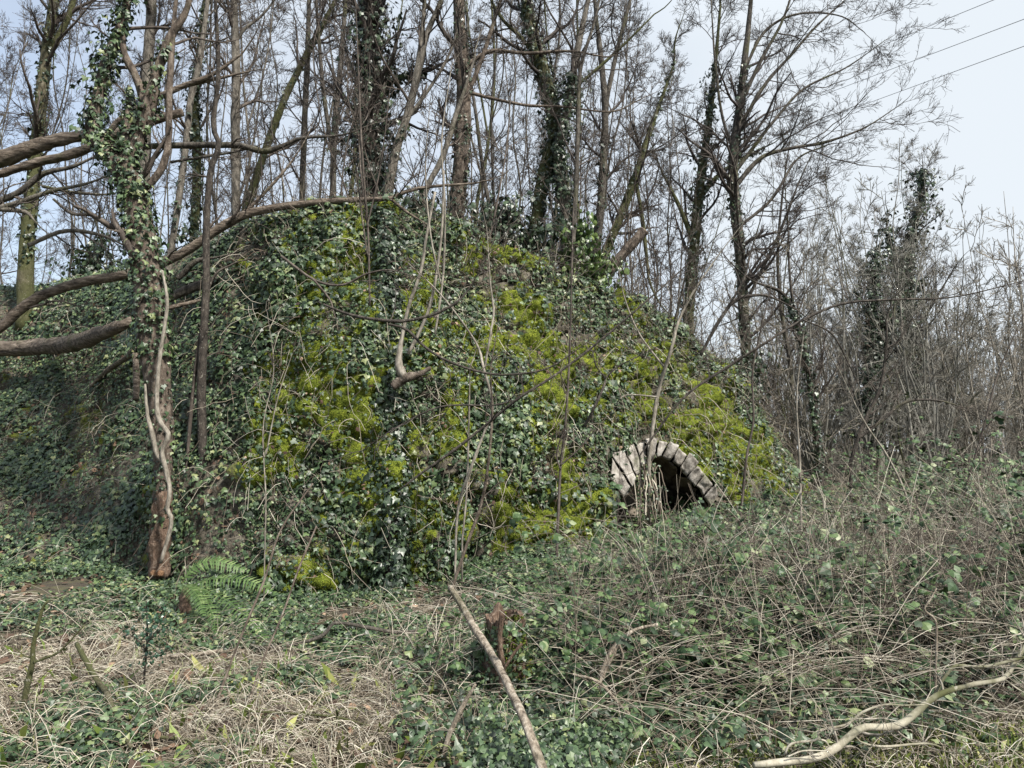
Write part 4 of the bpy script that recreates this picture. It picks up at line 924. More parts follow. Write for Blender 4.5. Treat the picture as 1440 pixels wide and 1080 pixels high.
def scatter(prs, n, px0, px1, d0, d1, s0, s1, clear=0, tilt=.06):
    used = []
    k = 0
    while len(used) < n and k < n * 30:
        k += 1
        px = R.uniform(px0, px1); d = d0 + (d1 - d0) * R.random() ** .8
        x = (px - 720) / F * d
        if any((x - a) ** 2 + (d - b) ** 2 < clear ** 2 for a, b in used): continue
        used.append((x, d))
        place(prs[len(used) % len(prs)], (x, d, base_z(px, d) - .15), R.uniform(0, 2 * PI), R.uniform(s0, s1), R.normal(size=2) * tilt)
NBG = dict(tall=30, slim=66, bush=76, slimr=64)
scatter(tall, NBG['tall'], -260, 960, 14.5, 34, .8, 1.05, 1.0)
scatter(slim, NBG['slim'], -200, 1000, 12.5, 28, .75, 1.05, .7)
scatter(bush, NBG['bush'], 1085, 1720, 13.5, 34, .75, 1.15, .6)
scatter(slimr, 34, 1075, 1290, 14.5, 30, .62, .95, .5)
scatter(slimr, 34, 1250, 1720, 15, 36, .5, .78, .8)
# young growth on the kiln brow
LY = 'thin bare shoot growing on the brow of the kiln'
R = np.random.default_rng(5)
def shoot(seed, h):
    global R
    R = np.random.default_rng(seed)
    k = np.linspace(0, 1, 7); c = np.zeros((7, 3)); c[:, 2] = h * k; c[1:, :2] += np.cumsum(R.normal(size=(6, 2)) * .10, 0); c[:, 0] += R.normal() * .5 * k
    return resample(np.concatenate([c, (.014 * (1 - .85 * k))[:, None]], 1), 20)
yp = []
for k in range(4):
    rr = [shoot(500 + k, 3.4)]
    tm, cm = MB(), MB(); rows_tube(tm, rr[0], 6, .05)
    for p, r, s in crown_levels(rr, (12, .1, .4, 1.5, 4, 4), .0035): tubes(cm, p, r, 3)
    t = empty('young_shoot', (0, 0, -50), LY, 'sapling', 'shoots along the kiln brow'); tm.build('stem', M['twig'], t); cm.build('crown', M['twig'], t); yp.append([t, False])
R = np.random.default_rng(6)
for k in range(46):
    px = R.uniform(340, 1090); td = float(ctab(px)[2]); d = td + R.uniform(-.25, 2.6)
    place(yp[k % 4], ((px - 720) / F * d, d, base_z(px, d) - .1), R.uniform(0, 6.28), R.uniform(.35, 1.15), R.normal(size=2) * .16)
# shrubs with leaves along the brow
def leafy(label, px, py, d, h, n, mat, size, spread):
    base = XZ(np.array(float(px)), np.array(float(d)), np.array(base_z(px, d) - .05)); t = empty('leafy_shrub', base, label, 'shrub')
    k = np.linspace(0, 1, 6); st = []
    for _ in range(7):
        a = R.uniform(0, 6.28); l = R.uniform(.2, 1) * spread
        st.append(resample(np.concatenate([base + np.stack([np.cos(a) * l * k, np.sin(a) * l * k, h * R.uniform(.6, 1) * k], 1), (.010 * (1 - .7 * k))[:, None]], 1), 16))
    mb = MB()
    for r in st: rows_tube(mb, r, 5, .03)
    mb.build('stems', M['twig'], t, origin=base)
    mb = MB()
    for r in st: ivy_path(mb, r, n // 7, spread * .35, size, .25, 1, OVAL)
    mb.build('foliage', M[mat], t, smooth=False, origin=base)
leafy('leafy green shrub at the right foot of the stout reddish trunk', 690, 330, 9.6, .9, 700, 'ivy_dark', .07, .45)
leafy('bright green leafy shrub below the bent ivy tree', 800, 400, 10.2, 1.0, 700, 'ivy_green', .07, .5)
leafy('fresh green leafy shrub on the brow right of the thin straight stem', 838, 400, 10.4, .7, 500, 'ivy_green', .065, .45)
leafy('dark leafy shrub on the brow under the leaning mossy trunk', 745, 345, 9.9, .8, 700, 'ivy_dark', .07, .5)
leafy('dark leafy shrub on top of the kiln right of the dense ivy column', 590, 300, 9.5, .6, 500, 'ivy_dark', .065, .4)
leafy('grey green leafy shrub on the right end of the kiln brow', 1052, 560, 12.3, 1.0, 900, 'ivy_dark', .075, .55)
leafy('low dark shrub at the far left on the bank crest', 120, 400, 12.6, 1.1, 900, 'ivy_dark', .08, .8)
leafy('leafy shrub on the crest behind the dark wavy sapling', 300, 370, 11.2, .9, 800, 'ivy_dark', .075, .7)

# ------------------------------------------------------------------ ground cover
R = np.random.default_rng(21)
def gpt(n, px0, px1, d0, d1, pw=1.0):
    px = R.uniform(px0, px1, n); d = d0 + (d1 - d0) * R.random(n) ** pw
    x = (px - 720) / F * d
    return np.stack([x, d, gz(x, d)], -1), px
def low(px, d):
    """how far the thicket is kept down in front of the arch and of the kiln's foot"""
    st = 1 - .9 * np.exp(-((px - 715) / 70) ** 4) * sst(5.6, 5.0, d)
    return st * (1 - .88 * np.exp(-((px - 985) / 165) ** 4) * sst(5.9, 7.6, d)) * (1 - .75 * sst(900, 850, px) * sst(5.0, 6.2, d))
def arcs(p, d, L, N, g, wob):
    n = len(p); out = np.zeros((n, N, 3)); out[:, 0] = p; d = nrm(d)
    for k in range(1, N):
        d = d + wob * R.normal(size=(n, 3)); d[:, 2] -= g * k / N; d = nrm(d)
        out[:, k] = out[:, k - 1] + d * (L / (N - 1))[:, None]
        fl = gz(out[:, k, 0], out[:, k, 1]) + .01
        out[:, k, 2] = np.maximum(out[:, k, 2], fl)
    return out
# dry grass in drooping tufts, lower left
c, px = gpt(470, -120, 720, 3.2, 6.6, .9)
keep = fbm(c, .9, 3, 14) + .06 * (c[:, 1] < 5.3) - .09 * sst(430, 700, px) - .10 * sst(5.3, 6.4, c[:, 1]) > .488
c = c[keep]; nb = R.integers(10, 42, len(c)); idx = np.repeat(np.arange(len(c)), nb); n = len(idx)
p = c[idx] + R.normal(size=(n, 3)) * np.array([.05, .05, 0])
dirn = np.stack([R.normal(size=n) * .30, R.normal(size=n) * .28 - .3, R.uniform(.45, 1.0, n)], -1) + R.normal(size=(len(c), 3))[idx] * np.array([.75, .4, 0])
h = arcs(p, dirn, R.uniform(.12, .46, n), 6, 1.0, .035)
mb = MB(); tubes(mb, h, np.linspace(1, .35, 6)[None] * R.uniform(.0016, .0036, n)[:, None], 3)
c2, px = gpt(3000, -150, 720, 3.2, 6.8, .9); n = len(c2)
h = arcs(c2 + np.array([0, 0, .03]), np.stack([R.normal(size=n), R.normal(size=n) * .6, R.uniform(-.1, .5, n)], -1), R.uniform(.12, .45, n), 5, .4, .06)
tubes(mb, h, np.full((n, 5), 1) * R.uniform(.0011, .0024, n)[:, None], 3)
c2, px = gpt(4200, 840, 1700, 3.1, 4.2, .9); n = len(c2)
h = arcs(c2, np.stack([R.normal(size=n), R.normal(size=n) * .6, R.uniform(.2, .9, n)], -1), R.uniform(.08, .25, n), 5, .5, .12)
tubes(mb, h, np.full((n, 5), 1) * R.uniform(.0012, .0026, n)[:, None], 3)
tag(mb.build('dry_grass', M['straw']), kind='stuff')
# short green grass at the lower right corner and sprinkled through the straw
mb = MB()
c2, px = gpt(12000, 840, 1800, 3.0, 4.1); n = len(c2)
leaves(mb, BLADE, c2, R.normal(size=(n, 3)), np.stack([R.normal(size=n) * .5, R.normal(size=n) * .5, np.ones(n)], -1), R.uniform(.03, .08, n), .2, .09)
c2, px = gpt(600, -100, 720, 3.2, 5.2); n = len(c2)
leaves(mb, BLADE, c2, R.normal(size=(n, 3)), np.stack([R.normal(size=n) * .6, R.normal(size=n) * .6, np.ones(n)], -1), R.uniform(.06, .17, n), .2, .03)
tag(mb.build('grass', leafmat('green_grass', [(0, (.05, .08, .015)), (.5, (.11, .15, .03)), (1, (.26, .26, .09))], .5, .3), smooth=False), kind='stuff')
# ivy creeping over the ground
mb = MB()
c2, px = gpt(80000, -150, 800, 3.1, 8.6, .8); f = fbm(c2, 1.4, 3, 33); c2 = c2[f + .14 * sst(5.0, 6.4, c2[:, 1]) > .44 + .12 * R.random(len(c2))]; n = len(c2)
leaves(mb, IVY, c2 + np.array([0, 0, 1]) * R.uniform(.01, .10, (n, 1)), np.tile([0, -.25, 1.], (n, 1)), np.stack([R.normal(size=n), R.normal(size=n) - .6, np.zeros(n)], -1), R.lognormal(math.log(.032), .3, n), .45)
c2, px = gpt(22000, 520, 1100, 3.2, 5.8); c2 = c2[np.exp(-((px - 760) / 115) ** 2) > .25 + .7 * R.random(len(px)) * (.5 + fbm(c2, 2.2, 3, 9))]; n = len(c2)
leaves(mb, IVY, c2 + np.array([0, 0, 1]) * R.uniform(.01, .16, (n, 1)), np.tile([0, -.5, .8], (n, 1)), np.stack([R.normal(size=n), R.normal(size=n) - .8, np.zeros(n) - .5], -1), R.lognormal(math.log(.03), .3, n), .4)
c2, px = gpt(36000, 560, 1950, 3.7, 11.5); c2 = c2[fbm(c2, 1.1, 3, 19) > .40 + .1 * R.random(len(c2))]; n = len(c2)
leaves(mb, IVY, c2 + np.array([0, 0, 1]) * (R.uniform(.01, .2, n) * low(720 + F * c2[:, 0] / c2[:, 1], c2[:, 1]))[:, None], np.tile([0, -.3, 1.], (n, 1)), R.normal(size=(n, 3)), R.lognormal(math.log(.038), .3, n), .5)
tag(mb.build('creeping_ivy', M['ivy'], smooth=False), kind='stuff')
# brambles
R = np.random.default_rng(31)
def thicket(n, px0, px1, d0, d1, L0, L1, pw=1.0, up=(.4, 1.3)):
    c, px = gpt(n, px0, px1, d0, d1, pw)
    a = fbm(c, .7, 3, 51)
    hgt = np.clip(.55 + 1.6 * (a - .36), .25, 1.4) * low(px, c[:, 1])
    dirn = np.stack([R.normal(size=n) * .6, R.normal(size=n) * .45 - .1, R.uniform(*up, n) + .25], -1)
    return arcs(c, dirn, R.uniform(L0, L1, n) * hgt, 9, .45, .08)
def thick_mask(h, x0, x1):
    return h
h1 = thicket(1300, 800, 1950, 4.7, 8.2, .5, 1.7); h2 = thicket(1150, 860, 2000, 7.5, 13.5, .6, 1.9); h3 = thicket(500, 620, 860, 4.4, 7.4, .3, 1.0)
h4 = thicket(850, 900, 1950, 4.4, 6.2, .3, 1.1, 1, (.1, .8))
mb = MB()
for h in (h1, h2, h3, h4): tubes(mb, h, np.linspace(1, .5, 9)[None] * R.uniform(.0014, .0031, len(h))[:, None], 4)
s1, s2 = grow(h1, np.full(h1.shape[:2], .003), 3, .25, .95, .15, .5, .5, 1.2, -.03, .15, 5, .7, .0016); tubes(mb, s1, s2, 3)
s3, s4 = grow(h2, np.full(h2.shape[:2], .004), 3, .2, .95, .2, .7, .5, 1.2, 0, .15, 5, .7, .002); tubes(mb, s3, s4, 3)
c, px = gpt(420, 900, 1500, 4.5, 6.6); n = len(c); h = arcs(c, np.stack([R.normal(size=n) * .35, R.normal(size=n) * .2, np.full(n, 1.3)], -1), R.uniform(.5, 1.1, n) * low(px, c[:, 1]), 7, .3, .05); tubes(mb, h, np.linspace(1, .5, 7)[None] * R.uniform(.0022, .004, n)[:, None], 4)
tag(mb.build('bramble_stems', M['bstem']), kind='stuff')
mb = MB()
c2, px = gpt(5200, 780, 1700, 3.9, 9.0); n = len(c2); lw = low(px, c2[:, 1])
h = arcs(c2 + np.array([0, 0, 1]) * (R.uniform(0, .4, n) * lw)[:, None], np.stack([R.normal(size=n) + .3, R.normal(size=n) * .5, R.uniform(-.4, 1.0, n) * lw], -1), R.uniform(.25, 1.1, n) * (.35 + .65 * lw), 5, .25, .05)
tubes(mb, h, np.full((n, 5), 1) * R.uniform(.0010, .0022, n)[:, None], 3)
c2, px = gpt(1500, 540, 860, 4.4, 7.2); n = len(c2); lw = low(px, c2[:, 1])
h = arcs(c2 + np.array([0, 0, 1]) * R.uniform(0, .1, (n, 1)), np.stack([R.normal(size=n), R.normal(size=n) * .5, R.uniform(-.2, .9, n) * lw], -1), R.uniform(.15, .6, n) * (.3 + .7 * lw), 5, .3, .06)
tubes(mb, h, np.full((n, 5), 1) * R.uniform(.0012, .0026, n)[:, None], 3)
tag(mb.build('dead_stalks', M['stem']), kind='stuff')
mb = MB()
def bleaf(h, per, size, t0=.2):
    n = len(h) * per; b = np.repeat(np.arange(len(h)), per)
    cl = fbm(h[b, 4], 1.3, 3, 61); k = cl > .44 + .10 * R.random(n); b = b[k]; n = len(b)
    t = R.uniform(t0, 1, n) * 7.99; i = t.astype(int); f = (t - i)[:, None]
    p = h[b, i] * (1 - f) + h[b, i + 1] * f; tg = nrm(h[b, i + 1] - h[b, i])
    out = nrm(tg * .4 + R.normal(size=(n, 3)) * .8)
    sz = R.lognormal(math.log(size), .3, n)
    nn = nrm(np.array([0, -.35, .9]) + R.normal(size=(n, 3)) * .4)
    stalk = p + out * sz[:, None] * .9
    for a in (-1, 0, 1):
        sd = nrm(np.cross(nn, out)) * a * .95
        leaves(mb, OVAL, stalk + sd * sz[:, None] * .12, nn, out + sd - np.array([0, 0, .25]), sz * (1.1 if a == 0 else .88), .2, 1.12)
bleaf(h1, 13, .043); bleaf(h2, 10, .048); bleaf(h3, 6, .034); bleaf(h4, 13, .041, .1)
c2, px = gpt(5200, 850, 1700, 4.4, 8.4); kk = fbm(c2, 1.3, 3, 61) > .5; c2 = c2[kk]; px = px[kk]; n = len(c2)
leaves(mb, OVAL, c2 + np.array([0, 0, 1]) * (R.uniform(.05, .5, n) * low(px, c2[:, 1]))[:, None], nrm(np.array([0, -.3, 1]) + R.normal(size=(n, 3)) * .3), R.normal(size=(n, 3)), R.lognormal(math.log(.046), .3, n), .3, 1.15)
# low leafy clumps inside the thicket
for (px, py, d, w, n, sz) in [(1168, 775, 6.6, .30, 420, .055), (975, 768, 8.0, .40, 620, .05), (900, 766, 8.2, .28, 300, .045), (1325, 700, 9.5, .45, 500, .06), (1380, 760, 7.5, .5, 600, .055), (905, 925, 4.9, .22, 260, .05), (1230, 930, 4.9, .35, 420, .046), (1080, 820, 6.3, .45, 600, .046), (960, 850, 5.8, .35, 420, .044), (1300, 850, 5.8, .5, 700, .046), (1410, 900, 5.0, .35, 420, .05), (1130, 950, 4.7, .25, 260, .045), (1240, 800, 6.8, .5, 600, .05), (1400, 1062, 3.9, .12, 70, .06)]:
    c = P(px, py, d) + R.normal(size=(n, 3)) * np.array([w, w * .7, w * .35]); c[:, 2] = np.maximum(c[:, 2], gz(c[:, 0], c[:, 1]) + .02)
    leaves(mb, OVAL, c, nrm(np.array([0, -.4, .85]) + R.normal(size=(n, 3)) * .35), R.normal(size=(n, 3)) + np.array([0, -.3, -.5]), R.lognormal(math.log(sz), .25, n), .25, 1.2)
tag(mb.build('bramble_leaves', M['bramble'], smooth=False), kind='stuff')

# ------------------------------------------------------------------ fern
base = P(262, 826, 6.3)
def frond(t, path, d, w):
    d = np.linspace(6.3, d[1], len(path))
    rows = trace([(x, y, 3) for x, y in path], d, 30); rows[:, 3] = np.linspace(.004, .0015, 30)
    mb = MB(); rows_tube(mb, rows, 5, 0)
    n = 22; s = np.linspace(.10, .985, n); r = even(rows, 60)[(s * 59).astype(int)]; tg = nrm(np.gradient(r[:, :3], axis=0))
    side = nrm(np.cross(tg, np.array([0, -.55, .85]))); up = np.cross(side, tg)
    ln = .74 * w * np.sin(PI * np.clip(s * .86 + .12, 0, 1)) ** .8 + .01
    for sg in (-1, 1):
        dr = nrm(side * sg + tg * .35 - up * .12)
        m = 7; q = np.linspace(0, 1, m)
        # each pinna is a tapered blade with lobed margins
        for j in range(n):
            wd = .0105 * (1 - q ** 1.6) * (1 + .35 * np.where(np.arange(m) % 2 == 0, 1, -1)); wd[-1] = .0008
            c = r[j, :3] + dr[j] * (q * ln[j])[:, None] - up[j] * (.18 * ln[j] * q ** 2)[:, None]
            L = c + tg[j] * wd[:, None]; Rr = c - tg[j] * wd[:, None]; V = np.stack([L, Rr], 1).reshape(-1, 3)
            i = np.arange(m - 1) * 2; mb.add(V, np.stack([i, i + 1, i + 3, i + 2], -1))
    mb.build('frond', M['fern'], t, smooth=False, origin=np.array(t.location))
fern = empty('fern', base, 'green arching fern at the foot of the bank beside the rotten tree foot', 'fern')
for pth, dd, w in [([(258, 820), (270, 799), (300, 788), (350, 803)], 6.35, .13), ([(268, 824), (300, 814), (345, 815), (388, 834)], 6.05, .12), ([(256, 822), (268, 828), (280, 842), (286, 866)], 5.75, .10), ([(264, 824), (284, 836), (298, 862), (303, 890)], 5.5, .10),
                   ([(266, 824), (308, 838), (345, 866), (380, 906)], 5.25, .12)]:
    frond(fern, pth, np.array([7.0, dd]), w)
mb = MB(); g0 = gz(base[0], base[1]) - .05; rows_tube(mb, resample([(base[0], base[1], g0, .06), (base[0], base[1] - .02, (g0 + base[2]) / 2, .05), (base[0], base[1], base[2] + .01, .03)], 12), 9, .15); mb.build('rootstock', M['rot'], fern, origin=base)

# ------------------------------------------------------------------ sticks, stump and branches in the foreground
def stick(name, label, cat, paths, d, mat, lump=.05, part='side_branch', k=.88, crown=None):
    rows = [trace([(a, b, c * k) for a, b, c in p], x, 36) for p, x in zip(paths, d)]; base = rows[0][0, :3].copy()
    if len(rows) == 1:
        mb = MB(); rows_tube(mb, rows[0], 10, lump); o = mb.build(name, M[mat], origin=base); o.location = base.tolist(); return tag(o, label, cat)
    t = empty(name, base, label, cat)
    for k, r in enumerate(rows): mb = MB(); rows_tube(mb, r, 10, lump); mb.build('main_stem' if k == 0 else part, M[mat], t, origin=base)
    if crown:
        mb = MB()
        for p, r, q in crown_levels(rows, crown, .0016): tubes(mb, p, r, q)
        mb.build('crown', M['twig_pale'], t, origin=base)
    return t
M['smooth_pale'] = bark('pale_smooth_wood', (.15, .135, .095), (.30, .275, .215), (.46, .43, .36), .35, 5, .25)
stick('dead_pole', 'bleached dead pole leaning diagonally in the centre foreground', 'pole', [[(633, 826, 11), (650, 853, 13), (668, 884, 14), (690, 918, 15), (705, 945, 15), (722, 980, 16), (738, 1015, 17), (768, 1095, 19)]], [np.array([4.9, 3.25])], 'deadwood', .09, k=.74)
stick('dead_stick', 'upright brown dead stem behind the leaning bleached pole', 'stick', [[(699, 1030, 8), (702, 980, 10), (707, 948, 10), (703, 905, 8), (704, 880, 8), (706, 862, 7)], [(706, 945, 5), (722, 920, 5), (734, 905, 5)]], [4.55, 4.5], 'rot', .12)
stick('dead_branch', 'crooked pale stick standing left of the leaning bleached pole', 'stick', [[(618, 1100, 9), (628, 1045, 8), (640, 1015, 8), (655, 985, 7), (669, 962, 4)]], [3.8], 'deadwood', .08)
stick('dead_branch', 'short bleached crooked branch lying in the brambles below the arch', 'branch', [[(842, 960, 8), (852, 935, 11), (862, 915, 11), (872, 902, 9), (892, 886, 5), (925, 878, 4)], [(870, 905, 4), (876, 925, 4), (868, 950, 3)]], [np.array([4.35, 4.5]), 4.4], 'deadwood', .1)
stick('dead_branch', 'thin pale stick running down left of the fallen branch tangle, under the short bleached one', 'stick', [[(805, 948, 4), (840, 958, 4.5), (862, 980, 5), (880, 1000, 4.5), (905, 1025, 3.5)]], [4.15], 'deadwood', .05)
stick('fallen_branch', 'pale forked fallen branch reaching in from the lower right corner', 'branch', [
    [(1060, 1076, 13), (1100, 1072, 15), (1138, 1068, 15), (1165, 1058, 15), (1183, 1046, 16), (1211, 1024, 15), (1240, 1023, 14), (1263, 1020, 15), (1284, 1006, 14), (1318, 978, 12), (1367, 963, 9.5), (1411, 954, 8.5), (1428, 930, 8), (1442, 908, 8), (1480, 850, 7)],
    [(1316, 978, 7), (1322, 962, 6), (1332, 948, 6), (1345, 936, 6), (1382, 938, 6), (1434, 926, 6), (1480, 915, 5)], [(1300, 991, 2.5), (1270, 992, 3.5), (1245, 991, 4), (1214, 1001, 5), (1190, 1019, 5), (1153, 1027, 5), (1149, 1040, 5), (1113, 1046, 5), (1103, 1062, 4)],
    [(1203, 1036, 3), (1214, 1045, 4), (1245, 1050, 5), (1306, 1046, 4), (1336, 1060, 3), (1362, 1084, 3)], [(1411, 954, 4), (1430, 968, 3), (1460, 985, 3)], [(1150, 1040, 4), (1160, 1042, 4), (1166, 1050, 3)], [(1108, 1064, 3), (1130, 1056, 3), (1165, 1056, 2)]],
    [np.array([3.5, 3.66, 3.92])] + [3.8, 3.64, 3.56, 3.9, 3.66, 3.5], 'smooth_pale', .05, k=.68, crown=(5, .15, .15, .5, 3, 2))
stick('dead_branch', 'thin zigzag twig standing upright over the lower right brambles', 'stick', [[(1315, 990, 3.5), (1316, 940, 3.5), (1317, 882, 3.5), (1312, 868, 3.5), (1300, 857, 3), (1309, 842, 3), (1317, 827, 2)]], [3.95], 'deadwood', .04)
stick('mossy_stick', 'greenish mossy stick slanting through the dry grass on the left', 'stick', [[(108, 905, 7), (122, 932, 8), (140, 962, 8), (152, 978, 9), (162, 1008, 8), (172, 1030, 7), (184, 1050, 5)]], [np.array([gd(108, 930) - .3, gd(184, 1050) - .15])], 'bark_moss', .08)
stick('small_log', 'short whitish log lying on the ground below the fern', 'log', [[(222, 924, 5), (250, 922, 6), (285, 919, 7), (313, 915, 7)]], [gd(268, 926) - .22], 'deadwood', .08)
stick('dead_branch', 'grey brown branch lying from the fern to the foot of the ivy stump', 'branch', [[(368, 912, 4), (420, 905, 5), (455, 893, 6), (472, 876, 5), (520, 883, 6), (560, 889, 5), (620, 884, 4)], [(472, 878, 4), (470, 868, 3), (468, 860, 2)]], [np.array([gd(368, 914) - .2, gd(600, 890) - .3]), gd(470, 880) - .2], 'bark', .08)
stick('dead_branch', 'stubby brown stick half buried in straw in the lower middle', 'stick', [[(362, 1000, 6), (385, 998, 8), (412, 993, 7)]], [gd(385, 1002) - .12], 'bark_red', .1)
stick('dead_branch', 'pale stick lying flat in the straw at lower left', 'stick', [[(178, 1034, 5), (230, 1037, 5), (300, 1045, 4), (340, 1055, 3)]], [gd(260, 1045) - .06], 'bark_moss', .06)
stick('thorny_stem', 'dark mossy upright stem with a side shoot at the bottom left', 'stem', [[(32, 1000, 8), (38, 965, 9), (46, 930, 8), (46, 912, 7), (52, 885, 6), (60, 855, 4), (68, 845, 3)], [(47, 932, 4), (62, 926, 4), (85, 915, 3), (118, 880, 2)], [(46, 925, 3), (34, 922, 2), (20, 910, 1.5)]], [4.15, 4.1, 4.15], 'bark_moss', .08)
stick('thorny_stem', 'purple brown bramble cane rising left of centre in the straw', 'stem', [[(298, 1010, 4), (318, 950, 4), (345, 880, 3.5), (372, 815, 3.5), (395, 745, 3), (440, 680, 2.5)]], [np.array([4.4, 5.0])], 'bark_red', .12)
stick('thorny_stem', 'second purple brown bramble cane, leaning further right through the straw', 'stem', [[(345, 1010, 3.5), (365, 940, 3.5), (395, 870, 3), (420, 800, 3), (445, 740, 2.5)]], [np.array([4.4, 5.0])], 'bark_red', .12)
stick('thorny_stem', 'long thin cane arching right along the bottom straw', 'stem', [[(345, 1000, 3), (420, 1004, 3.5), (480, 1010, 3.5), (560, 1035, 3), (620, 1062, 2.5)]], [4.2], 'bark_moss', .05)
stick('cut_log', 'pale brown cut log end poking up over the kiln brow beside the leaning mossy trunk', 'log', [[(856, 382, 15), (870, 364, 16), (890, 342, 17), (906, 324, 17)]], [11.3], 'bark_red', .05)
# stump
base = P(712, 950, 4.75); base[2] = gz(base[0], base[1]); hs = P(712, 864, 4.75)[2] - base[2] + .1; t = empty('rotten_stump', base, 'hollow rotten tree stump with moss and ivy behind the leaning pole', 'stump')
n, m = 40, 26; th = np.linspace(0, 2 * PI, n + 1); hh = np.linspace(0, 1, m); T, Hh = np.meshgrid(th, hh)
top = hs + .05 * (fbm(np.stack([np.cos(th), np.sin(th), 0 * th], -1), 2.4, 3, 8) - .5) * 3
r = .115 + .09 * (1 - Hh) ** 2; cc = np.stack([np.cos(T), np.sin(T), Hh * 3], -1); r = r * (1 + .5 * (fbm(cc * np.array([1, 1, .35]), 2.8, 4, 12) - .5))
V = np.stack([base[0] + r * np.cos(T), base[1] + r * np.sin(T), base[2] - .1 + Hh * top[None]], -1)
mb = MB(); mb.add(V, gridfaces(m, n + 1)); r2 = r * .72; V2 = np.stack([base[0] + r2 * np.cos(T), base[1] + r2 * np.sin(T), base[2] + .1 + Hh * (top[None] - .2)], -1); mb.add(V2[::-1], gridfaces(m, n + 1))
mb.add(np.stack([V[-1], V2[-1]]), gridfaces(2, n + 1)); mb.build('stump_wood', M['rot'], t, origin=base)
mb = MB(); k = R.integers(0, n, 900); j = R.integers(0, m - 3, 900); leaves(mb, IVY, V[j, k] * 1.0 + nrm(V[j, k] - base) * .03, nrm((V[j, k] - base) * np.array([1, 1, 0])), np.tile(DOWN, (900, 1)), R.uniform(.02, .04, 900), .5)
mb.build('ivy', M['ivy'], t, smooth=False, origin=base)
mb = MB(); k = R.integers(30, n, 1500) % n; j = R.integers(8, m, 1500); q = nrm((V[j, k] - base) * np.array([1, 1, .1])); kk = fbm(V[j, k], 7, 2, 3) > .5; q = q[kk]; pv = V[j, k][kk]
leaves(mb, BLADE, pv, nrm(np.cross(q, R.normal(size=q.shape))), q, R.uniform(.015, .03, len(q)), .3, .45); mb.build('moss', M['moss'], t, smooth=False, origin=base)
# seedling with small dark spiny leaves
sd = P(203, 992, 4.6); t = empty('holly_seedling', sd, 'small dark green holly seedling left of the short whitish log', 'seedling')
rw = [trace([(200, 1000, 3), (203, 950, 3), (207, 900, 2.5), (206, 845, 1.5)], 4.6, 24), trace([(206, 905, 2), (220, 890, 2), (238, 878, 1.5)], 4.55, 14), trace([(206, 915, 2), (192, 898, 2), (186, 880, 1.5)], 4.6, 14), trace([(206, 890, 2), (224, 868, 2), (232, 850, 1.5)], 4.6, 14), trace([(206, 925, 2), (226, 918, 2), (244, 908, 1.5)], 4.5, 14)]
mb = MB(); [rows_tube(mb, q, 6, .03) for q in rw]; mb.build('stem', M['bark_dark'], t, origin=sd)
mb = MB(); ivy_path(mb, rw[0], 190, .07, .018, .42, 1, OVAL); [ivy_path(mb, q, 60, .04, .018, .1, 1, OVAL) for q in rw[1:]]; mb.build('foliage', leafmat('holly_leaf', [(0, (.01, .03, .015)), (1, (.03, .075, .04))], .3, .6), t, smooth=False, origin=sd)

# ------------------------------------------------------------------ cables
for a, b, lb in [((1397, 0), (1225, 70), 'highest of the three overhead cables crossing the pale sky'), ((1440, 27), (1225, 108), 'middle one of the three overhead cables crossing the pale sky'), ((1440, 65), (1240, 138), 'lowest of the three overhead cables crossing the pale sky')]:
    sl = (b[1] - a[1]) / (b[0] - a[0]); xs = np.linspace(1800, 1010, 40); ys = a[1] + sl * (xs - a[0])
    w = 1 / np.interp(xs, [1010, 1800], [110., 34.]); w = np.interp(xs, [1010, 1800], [1 / 110., 1 / 34.]); dd = 1 / w
    q = P(xs, ys, dd); base = q[0].copy(); mb = MB(); tubes(mb, q[None], np.full((1, 40), .022), 6)
    o = mb.build('overhead_cable', M['cable'], origin=base); o.location = base.tolist(); tag(o, lb, 'cable', 'overhead cables')

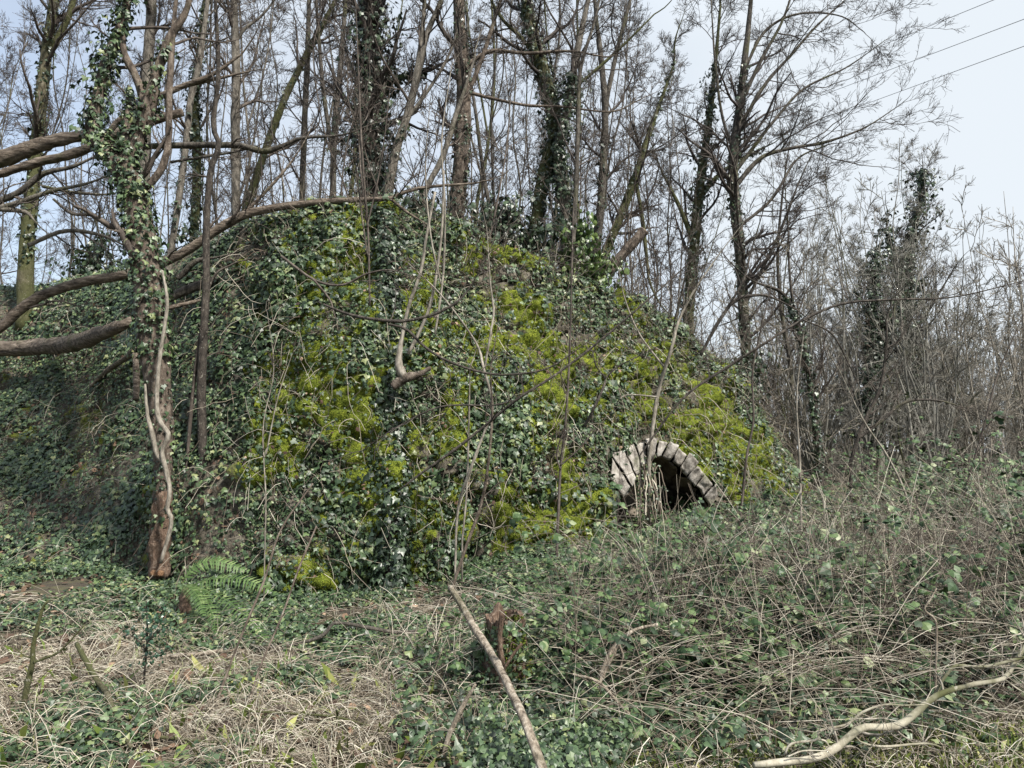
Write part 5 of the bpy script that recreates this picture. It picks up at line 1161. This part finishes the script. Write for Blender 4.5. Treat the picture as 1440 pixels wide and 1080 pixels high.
# ------------------------------------------------------------------ light, sky, camera
SUN_EL, SUN_AZ = math.radians(50), math.radians(46)     # azimuth from the view's backward direction towards the right
sd = Vector((math.sin(SUN_AZ) * math.cos(SUN_EL), -math.cos(SUN_AZ) * math.cos(SUN_EL), math.sin(SUN_EL)))
L = bpy.data.lights.new('sun', 'SUN'); L.energy = 4.0; L.angle = math.radians(6.0); L.color = (1, .95, .87)
so = bpy.data.objects.new('sun', L); COL.objects.link(so); so.rotation_euler = sd.to_track_quat('Z', 'Y').to_euler(); so.location = (0, 0, 30)
w = bpy.data.worlds.new('World'); S.world = w; w.use_nodes = True; nt = w.node_tree; bg = nt.nodes['Background']
sk = nt.nodes.new('ShaderNodeTexSky'); sk.sky_type = 'NISHITA'; sk.sun_disc = False; sk.sun_elevation = SUN_EL; sk.sun_rotation = math.atan2(sd.x, sd.y)
sk.dust_density = 2.5; sk.air_density = 1.0; sk.ozone_density = 2.0
# thin high cloud, densest towards the right
tc = nt.nodes.new('ShaderNodeTexCoord'); nz = nt.nodes.new('ShaderNodeTexNoise'); nz.inputs['Scale'].default_value = 2.2; nz.inputs['Detail'].default_value = 5
nt.links.new(tc.outputs['Generated'], nz.inputs['Vector'])
sx = nt.nodes.new('ShaderNodeSeparateXYZ'); nt.links.new(tc.outputs['Generated'], sx.inputs[0])
f = math_n(nt, 'MULTIPLY_ADD', nz.outputs['Fac'], .7, .43); f = math_n(nt, 'MULTIPLY_ADD', sx.outputs['X'], .5, f); f = math_n(nt, 'MINIMUM', math_n(nt, 'MAXIMUM', f, .25), .96)
zb = math_n(nt, 'MULTIPLY_ADD', math_n(nt, 'MINIMUM', math_n(nt, 'MAXIMUM', math_n(nt, 'MULTIPLY_ADD', sx.outputs['Z'], 2.2, -1.0), 0.0), 1.0), .6, 1.0)   # an overcast sky is brightest overhead
cv = nt.nodes.new('ShaderNodeVectorMath'); cv.operation = 'SCALE'; cv.inputs[0].default_value = (3.8, 4.08, 4.33); nt.links.new(zb, cv.inputs['Scale'])
col = mix(nt, f, sk.outputs[0], cv.outputs[0])
nt.links.new(col, bg.inputs['Color']); bg.inputs['Strength'].default_value = .1
cam = bpy.data.cameras.new('camera'); co = bpy.data.objects.new('camera', cam); COL.objects.link(co); S.camera = co
cam.sensor_width = 36; cam.lens = 36 * F / 1440; cam.clip_start = .05; cam.clip_end = 5000
co.location = (0, 0, CZ); co.rotation_euler = (PI / 2 + PIT, 0, 0)
S.view_settings.view_transform = 'Standard'; S.view_settings.look = 'None'; S.view_settings.exposure = 1.17; S.view_settings.gamma = 1
